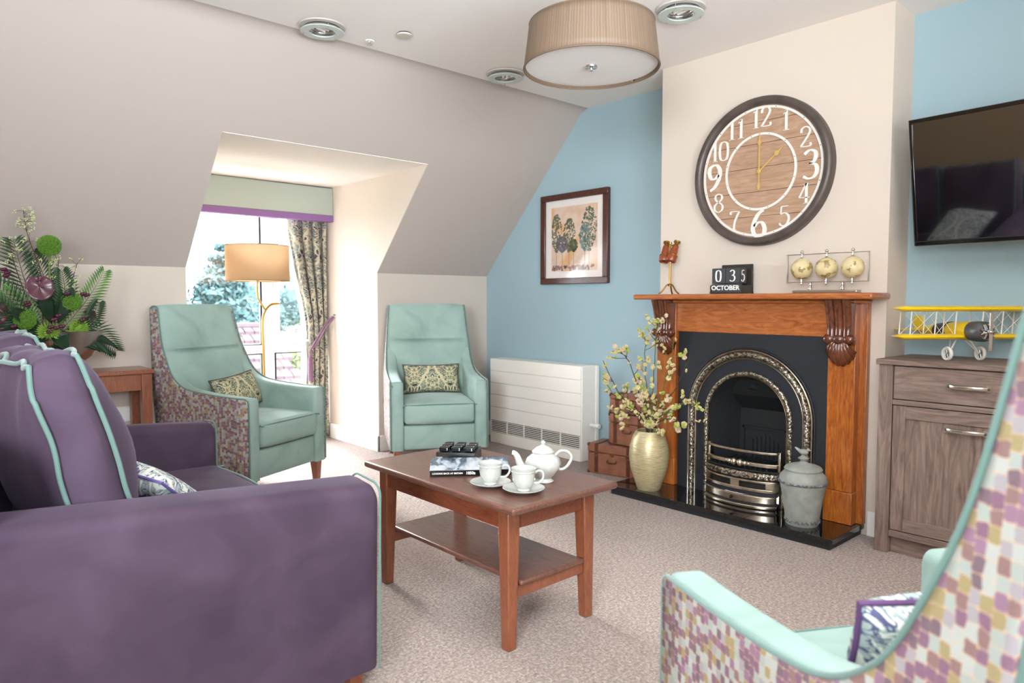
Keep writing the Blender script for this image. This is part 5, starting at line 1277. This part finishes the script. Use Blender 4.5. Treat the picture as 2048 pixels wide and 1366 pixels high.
G = {'stem': plain('flower_stem', '#5d7038', .6), 'leaf': plain('dark_glossy_leaf', '#18301c', .55, spec=.3, coat=0, var=.3, bscale=9), 'frond': plain('palm_frond', '#233d1e', .5, var=.3, bscale=9),
     'frondl': plain('light_palm_frond', '#557a3a', .5, var=.3, bscale=9),
     'anth': plain('plum_anthurium', '#5a3540', .3, coat=.3, var=.25, bscale=12), 'allium': plain('green_allium', '#5a8226', .8, var=.4, bscale=120), 'chrys': plain('lime_chrysanthemum', '#7fa33c', .8, var=.3, bscale=60),
     'berry': plain('plum_orchid', '#4b1730', .4, var=.3, bscale=30), 'red': plain('red_bloom', '#a8191f', .6), 'twig': plain('brown_twig', '#4b3a24', .8), 'pale': plain('pale_lime_floret', '#cdd49a', .8)}
def fp(a, z, b=0): return Vector((a, b, z))          # arrangement drawn in x (picture-right-ish) and z
def allium(c, r, n=900):
    t = put('allium_stem', MB().tube(catmull([(.0, 0, 0), (c[0]*.6, c[1]*.5, c[2]*.5), tuple(c)], 6), .006, 8), G['stem'], FA)
    mb = MB().ball(c, r*.86, 20)
    for k in range(n):
        z = 1-2*(k+.5)/n; a = k*2.39996; q = sqrt(1-z*z); d = Vector((q*cos(a), q*sin(a), z)); p = Vector(c)+d*r*random.uniform(.9, 1.04)
        u_ = d.orthogonal().normalized()*.0042; v_ = d.cross(u_)
        mb.add([p-u_, p-v_, p+u_, p+v_, p+d*.005], [(0, 1, 4), (1, 2, 4), (2, 3, 4), (3, 0, 4)])
    put('allium_head', mb, G['allium'], t, shade=False)
allium((-.005, 0, .485), .050); allium((.09, -.02, .20), .046, 700); allium((-.115, -.05, .115), .048, 700)
def anth(c, r, tilt, yaw):
    R_ = Matrix.Translation(c) @ Matrix.Rotation(radians(yaw), 4, 'Z') @ Matrix.Rotation(radians(tilt), 4, 'X')
    mb = MB(); mb.M = R_
    def fn(u, v):
        a = 2*pi*u; rr = r*(1-.28*max(0, cos(a))**6+.10*max(0, -cos(a)))*v
        return (rr*sin(a), rr*cos(a)*1.08, .018*(v*v)-.012*v+.004*sin(6*a)*v)
    mb.grid(fn, 36, 6); o = put('anthurium_spathe', mb, G['anth'], FA, solid=.002)
    m2 = MB(); m2.M = R_; m2.tube([(0, r*.2, .002), (0, r*.0, .03), (0, -r*.25, .05)], [.005, .006, .003], 8); put('spadix', m2, plain('spadix', '#7d4a52', .5), o)
    put('anthurium_stem', MB().tube([tuple(c), (c[0]*.5, c[1]*.5+.02, c[2]*.45), (0, 0, 0)], .004, 6), G['stem'], o)
anth((-.055, -.05, .285), .062, 65, 8); anth((-.235, -.05, .16), .056, 70, 30); anth((-.215, -.09, .035), .060, 60, 20); anth((.175, -.02, .125), .035, 80, -35)
def frond(p0, p1, p2, n, ln, mat='frond', w_=.0095):
    L = catmull([p0, p1, p2], 12); mb = MB().tube(L, [.003*(1-.7*i/len(L)) for i in range(len(L))], 5)
    for i in range(3, len(L)-1):
        if i % 1: continue
        d = (L[min(i+1, len(L)-1)]-L[i-1]).normalized(); f = i/len(L)
        for s_ in (-1, 1):
            side = d.cross(Vector((0, -1, 0))).normalized()*s_
            l_ = ln*sin(pi*(.15+.8*f))**.7; e = L[i]+(side*.8+d*.75).normalized()*l_+Vector((0, 0, -.12*l_))
            m_ = L[i]*.5+e*.5+Vector((0, -.004, .006)); q = d*w_
            mb.add([L[i], m_-q*.8, e, m_+q*.8, m_+Vector((0, -.002, .001))], [(0, 1, 4), (1, 2, 4), (2, 3, 4), (3, 0, 4)])
    put('palm_frond', mb, G[mat], FA, shade=False)
frond((-.02, 0, .05), (-.10, .02, .28), (-.15, .02, .50), 14, .13); frond((-.06, -.02, .05), (-.20, -.02, .24), (-.34, 0, .36), 14, .13)
frond((-.08, -.02, .02), (-.22, -.04, .10), (-.36, -.04, .16), 14, .12); frond((.04, 0, .03), (.16, 0, .20), (.25, .02, .36), 14, .09, 'frondl')
frond((.05, -.02, .02), (.16, -.04, .09), (.21, -.04, .20), 12, .08); frond((-.03, .02, .1), (-.02, .03, .30), (-.07, .03, .44), 14, .09)
frond((.05, -.04, .02), (.19, -.05, .05), (.30, -.05, -.07), 14, .10)
frond((.0, .0, .05), (.06, -.01, .22), (.05, 0, .36), 12, .09); frond((-.02, -.04, .02), (-.16, -.05, .12), (-.30, -.05, .26), 14, .12)
frond((-.06, -.02, .02), (-.12, -.02, .16), (-.20, -.02, .26), 14, .10, 'frondl')
def leaf(p0, d, ln, w_, droop):
    d = Vector(d).normalized(); side = d.cross(Vector((0, -.6, .5))).normalized(); mb = MB()
    def fn(u, v):
        ww = w_*sin(pi*min(1, v*.97+.02))**.75; c_ = Vector(p0)+d*ln*v+Vector((0, -.01, -droop*v*v))
        return tuple(c_+side*ww*(2*u-1)+Vector((0, 0, .012*abs(2*u-1))))
    mb.grid(fn, 6, 10); put('leaf', mb, G['leaf'], FA, solid=.0012)
for a in (((.03, -.04, .02), (.8, -.2, .05), .24, .035, .12), ((.05, -.03, .02), (1, -.1, .25), .26, .035, .14), ((.02, -.06, .0), (.45, -.5, -.5), .17, .035, .03), ((.04, -.04, .03), (.9, -.3, -.2), .18, .036, .05), ((.0, -.05, .03), (.2, -.6, .2), .15, .04, .1),
          ((-.05, -.05, .03), (-.9, -.3, .1), .22, .04, .04), ((-.05, -.04, .06), (-.6, -.2, .6), .20, .035, .03), ((0, -.02, .08), (-.2, -.1, .9), .20, .035, 0), ((.03, -.02, .08), (.3, -.1, .9), .20, .03, 0),
          ((-.03, -.05, .0), (-.7, -.5, -.1), .20, .045, .03), ((.02, 0, .1), (.1, 0, 1), .17, .03, 0), ((-.08, -.04, .05), (-1, -.1, .35), .2, .04, .03), ((-.1, -.08, -.02), (-.8, -.3, -.2), .2, .05, .03), ((.0, -.08, -.02), (.1, -.7, -.3), .14, .05, .03)):
    leaf(*a)
def bloom(c, r, mat, n=130, name='chrysanthemum'):
    mb = MB().ball(c, r*.5, 10)
    for k in range(n):
        z = 1-1.5*(k+.5)/n; a = k*2.39996; q = sqrt(max(0, 1-z*z)); d = Vector((q*cos(a), q*sin(a)-.15, z)).normalized(); p = Vector(c)+d*r*random.uniform(.8, 1.1)
        u_ = d.orthogonal().normalized()*.004; b_ = Vector(c)+d*r*.4
        mb.add([b_, (b_+p)/2+u_, p, (b_+p)/2-u_], [(0, 1, 2, 3)])
    put(name, mb, G[mat], FA, shade=False)
bloom((-.02, -.09, .055), .062, 'chrys'); bloom((.115, -.06, .065), .055, 'chrys'); bloom((.045, -.10, .01), .028, 'red', 90, 'red_flower'); bloom((.03, -.07, .045), .028, 'berry', 60, 'plum_bloom')
rnd = random.Random(9)
for c in ((-.02, -.12, .09), (.005, -.12, .085), (-.025, -.12, .065), (.03, -.11, .09), (-.11, -.05, .20), (-.105, -.05, .19), (-.19, -.02, .33), (-.185, -.02, .345), (-.20, -.02, .36), (.14, -.02, .24), (.155, -.02, .235), (-.17, -.09, .09), (.13, -.06, .11), (.06, -.06, .25), (-.06, -.03, .31), (.0, -.08, .12), (.02, -.08, .14)):
    put('orchid_bud', MB().ball(c, .013, 8, (1, 1, .8)).ball((c[0]+.01, c[1]-.004, c[2]+.004), .009, 8), G['berry'], FA)
def spray(pts, ntip, seed):
    r_ = random.Random(seed); L = catmull(pts, 6); tw = put('spray_twig', MB().tube(L, [.003*(1-.6*i/len(L)) for i in range(len(L))], 5), G['twig'], FA); mb = MB(); ms = MB()
    for k in range(ntip):
        i = r_.randint(len(L)*2//5, len(L)-1); e = L[i]+Vector((r_.uniform(-1, 1), r_.uniform(-1, 1)*.5, r_.uniform(-.3, 1))).normalized()*r_.uniform(.02, .05)
        ms.tube([L[i], e], .0009, 4)
        for _ in range(5): mb.ball(e+Vector((r_.uniform(-1, 1), r_.uniform(-1, 1), r_.uniform(-1, 1)))*.008, .0032, 4)
    o = put('spray_twiglets', ms, G['twig'], tw); o['kind'] = 'stuff'; o = put('florets', mb, G['pale'], tw); o['kind'] = 'stuff'
spray([(-.03, 0, .05), (-.04, .01, .34), (-.09, .02, .52), (-.11, .02, .65)], 26, 1); spray([(.02, 0, .05), (.03, .01, .30), (.04, .02, .40)], 16, 2); spray([(.04, 0, .05), (.09, 0, .28), (.12, .01, .40)], 12, 3)
spray([(-.05, 0, .05), (-.14, .01, .35), (-.17, .02, .50)], 14, 4); spray([(.03, 0, .1), (.06, 0, .24), (.11, 0, .28)], 10, 5)

# sockets
t = thing('wall_socket', 'white double wall socket under the console table', 'socket', (1.055, YK-.001, .47))
put('plate', MB().box(-.075, .075, -.010, 0, -.045, .045), M['white'], t, bevel=.003)
for x in (-.035,): put('socket_holes', MB().box(x-.008, x-.003, -.0105, -.009, -.01, -.002).box(x+.003, x+.008, -.0105, -.009, -.01, -.002).box(x-.002, x+.002, -.0105, -.009, .006, .014), M['black'], t)
t = thing('plug_timer', 'small clear and violet plug in the socket under the console table', 'plug', (1.095, YK-.012, .465))
put('plug_body', MB().box(-.022, .022, -.045, 0, -.028, .028), plain('clear_plug', '#b9b4c4', .2), t, bevel=.006); put('plug_core', MB().box(-.012, .012, -.047, -.044, -.015, .015), plain('violet_plug', '#5a4f86', .4), t)
put('plug_cable', MB().tube(catmull([(.01, -.03, -.025), (.015, -.035, -.12), (-.01, -.03, -.25), (.0, -.03, -.45)], 6), .003, 6), M['black'], t)
t = thing('light_switch', 'small dark outlet plate on the pier beside the right armchair', 'switch', (DX1+.045, YK-.001, .385))
put('plate', MB().box(-.012, .012, -.008, 0, -.022, .022), M['chrome'], t, bevel=.002); put('inset', MB().box(-.007, .007, -.009, -.007, -.014, .014), M['black'], t)
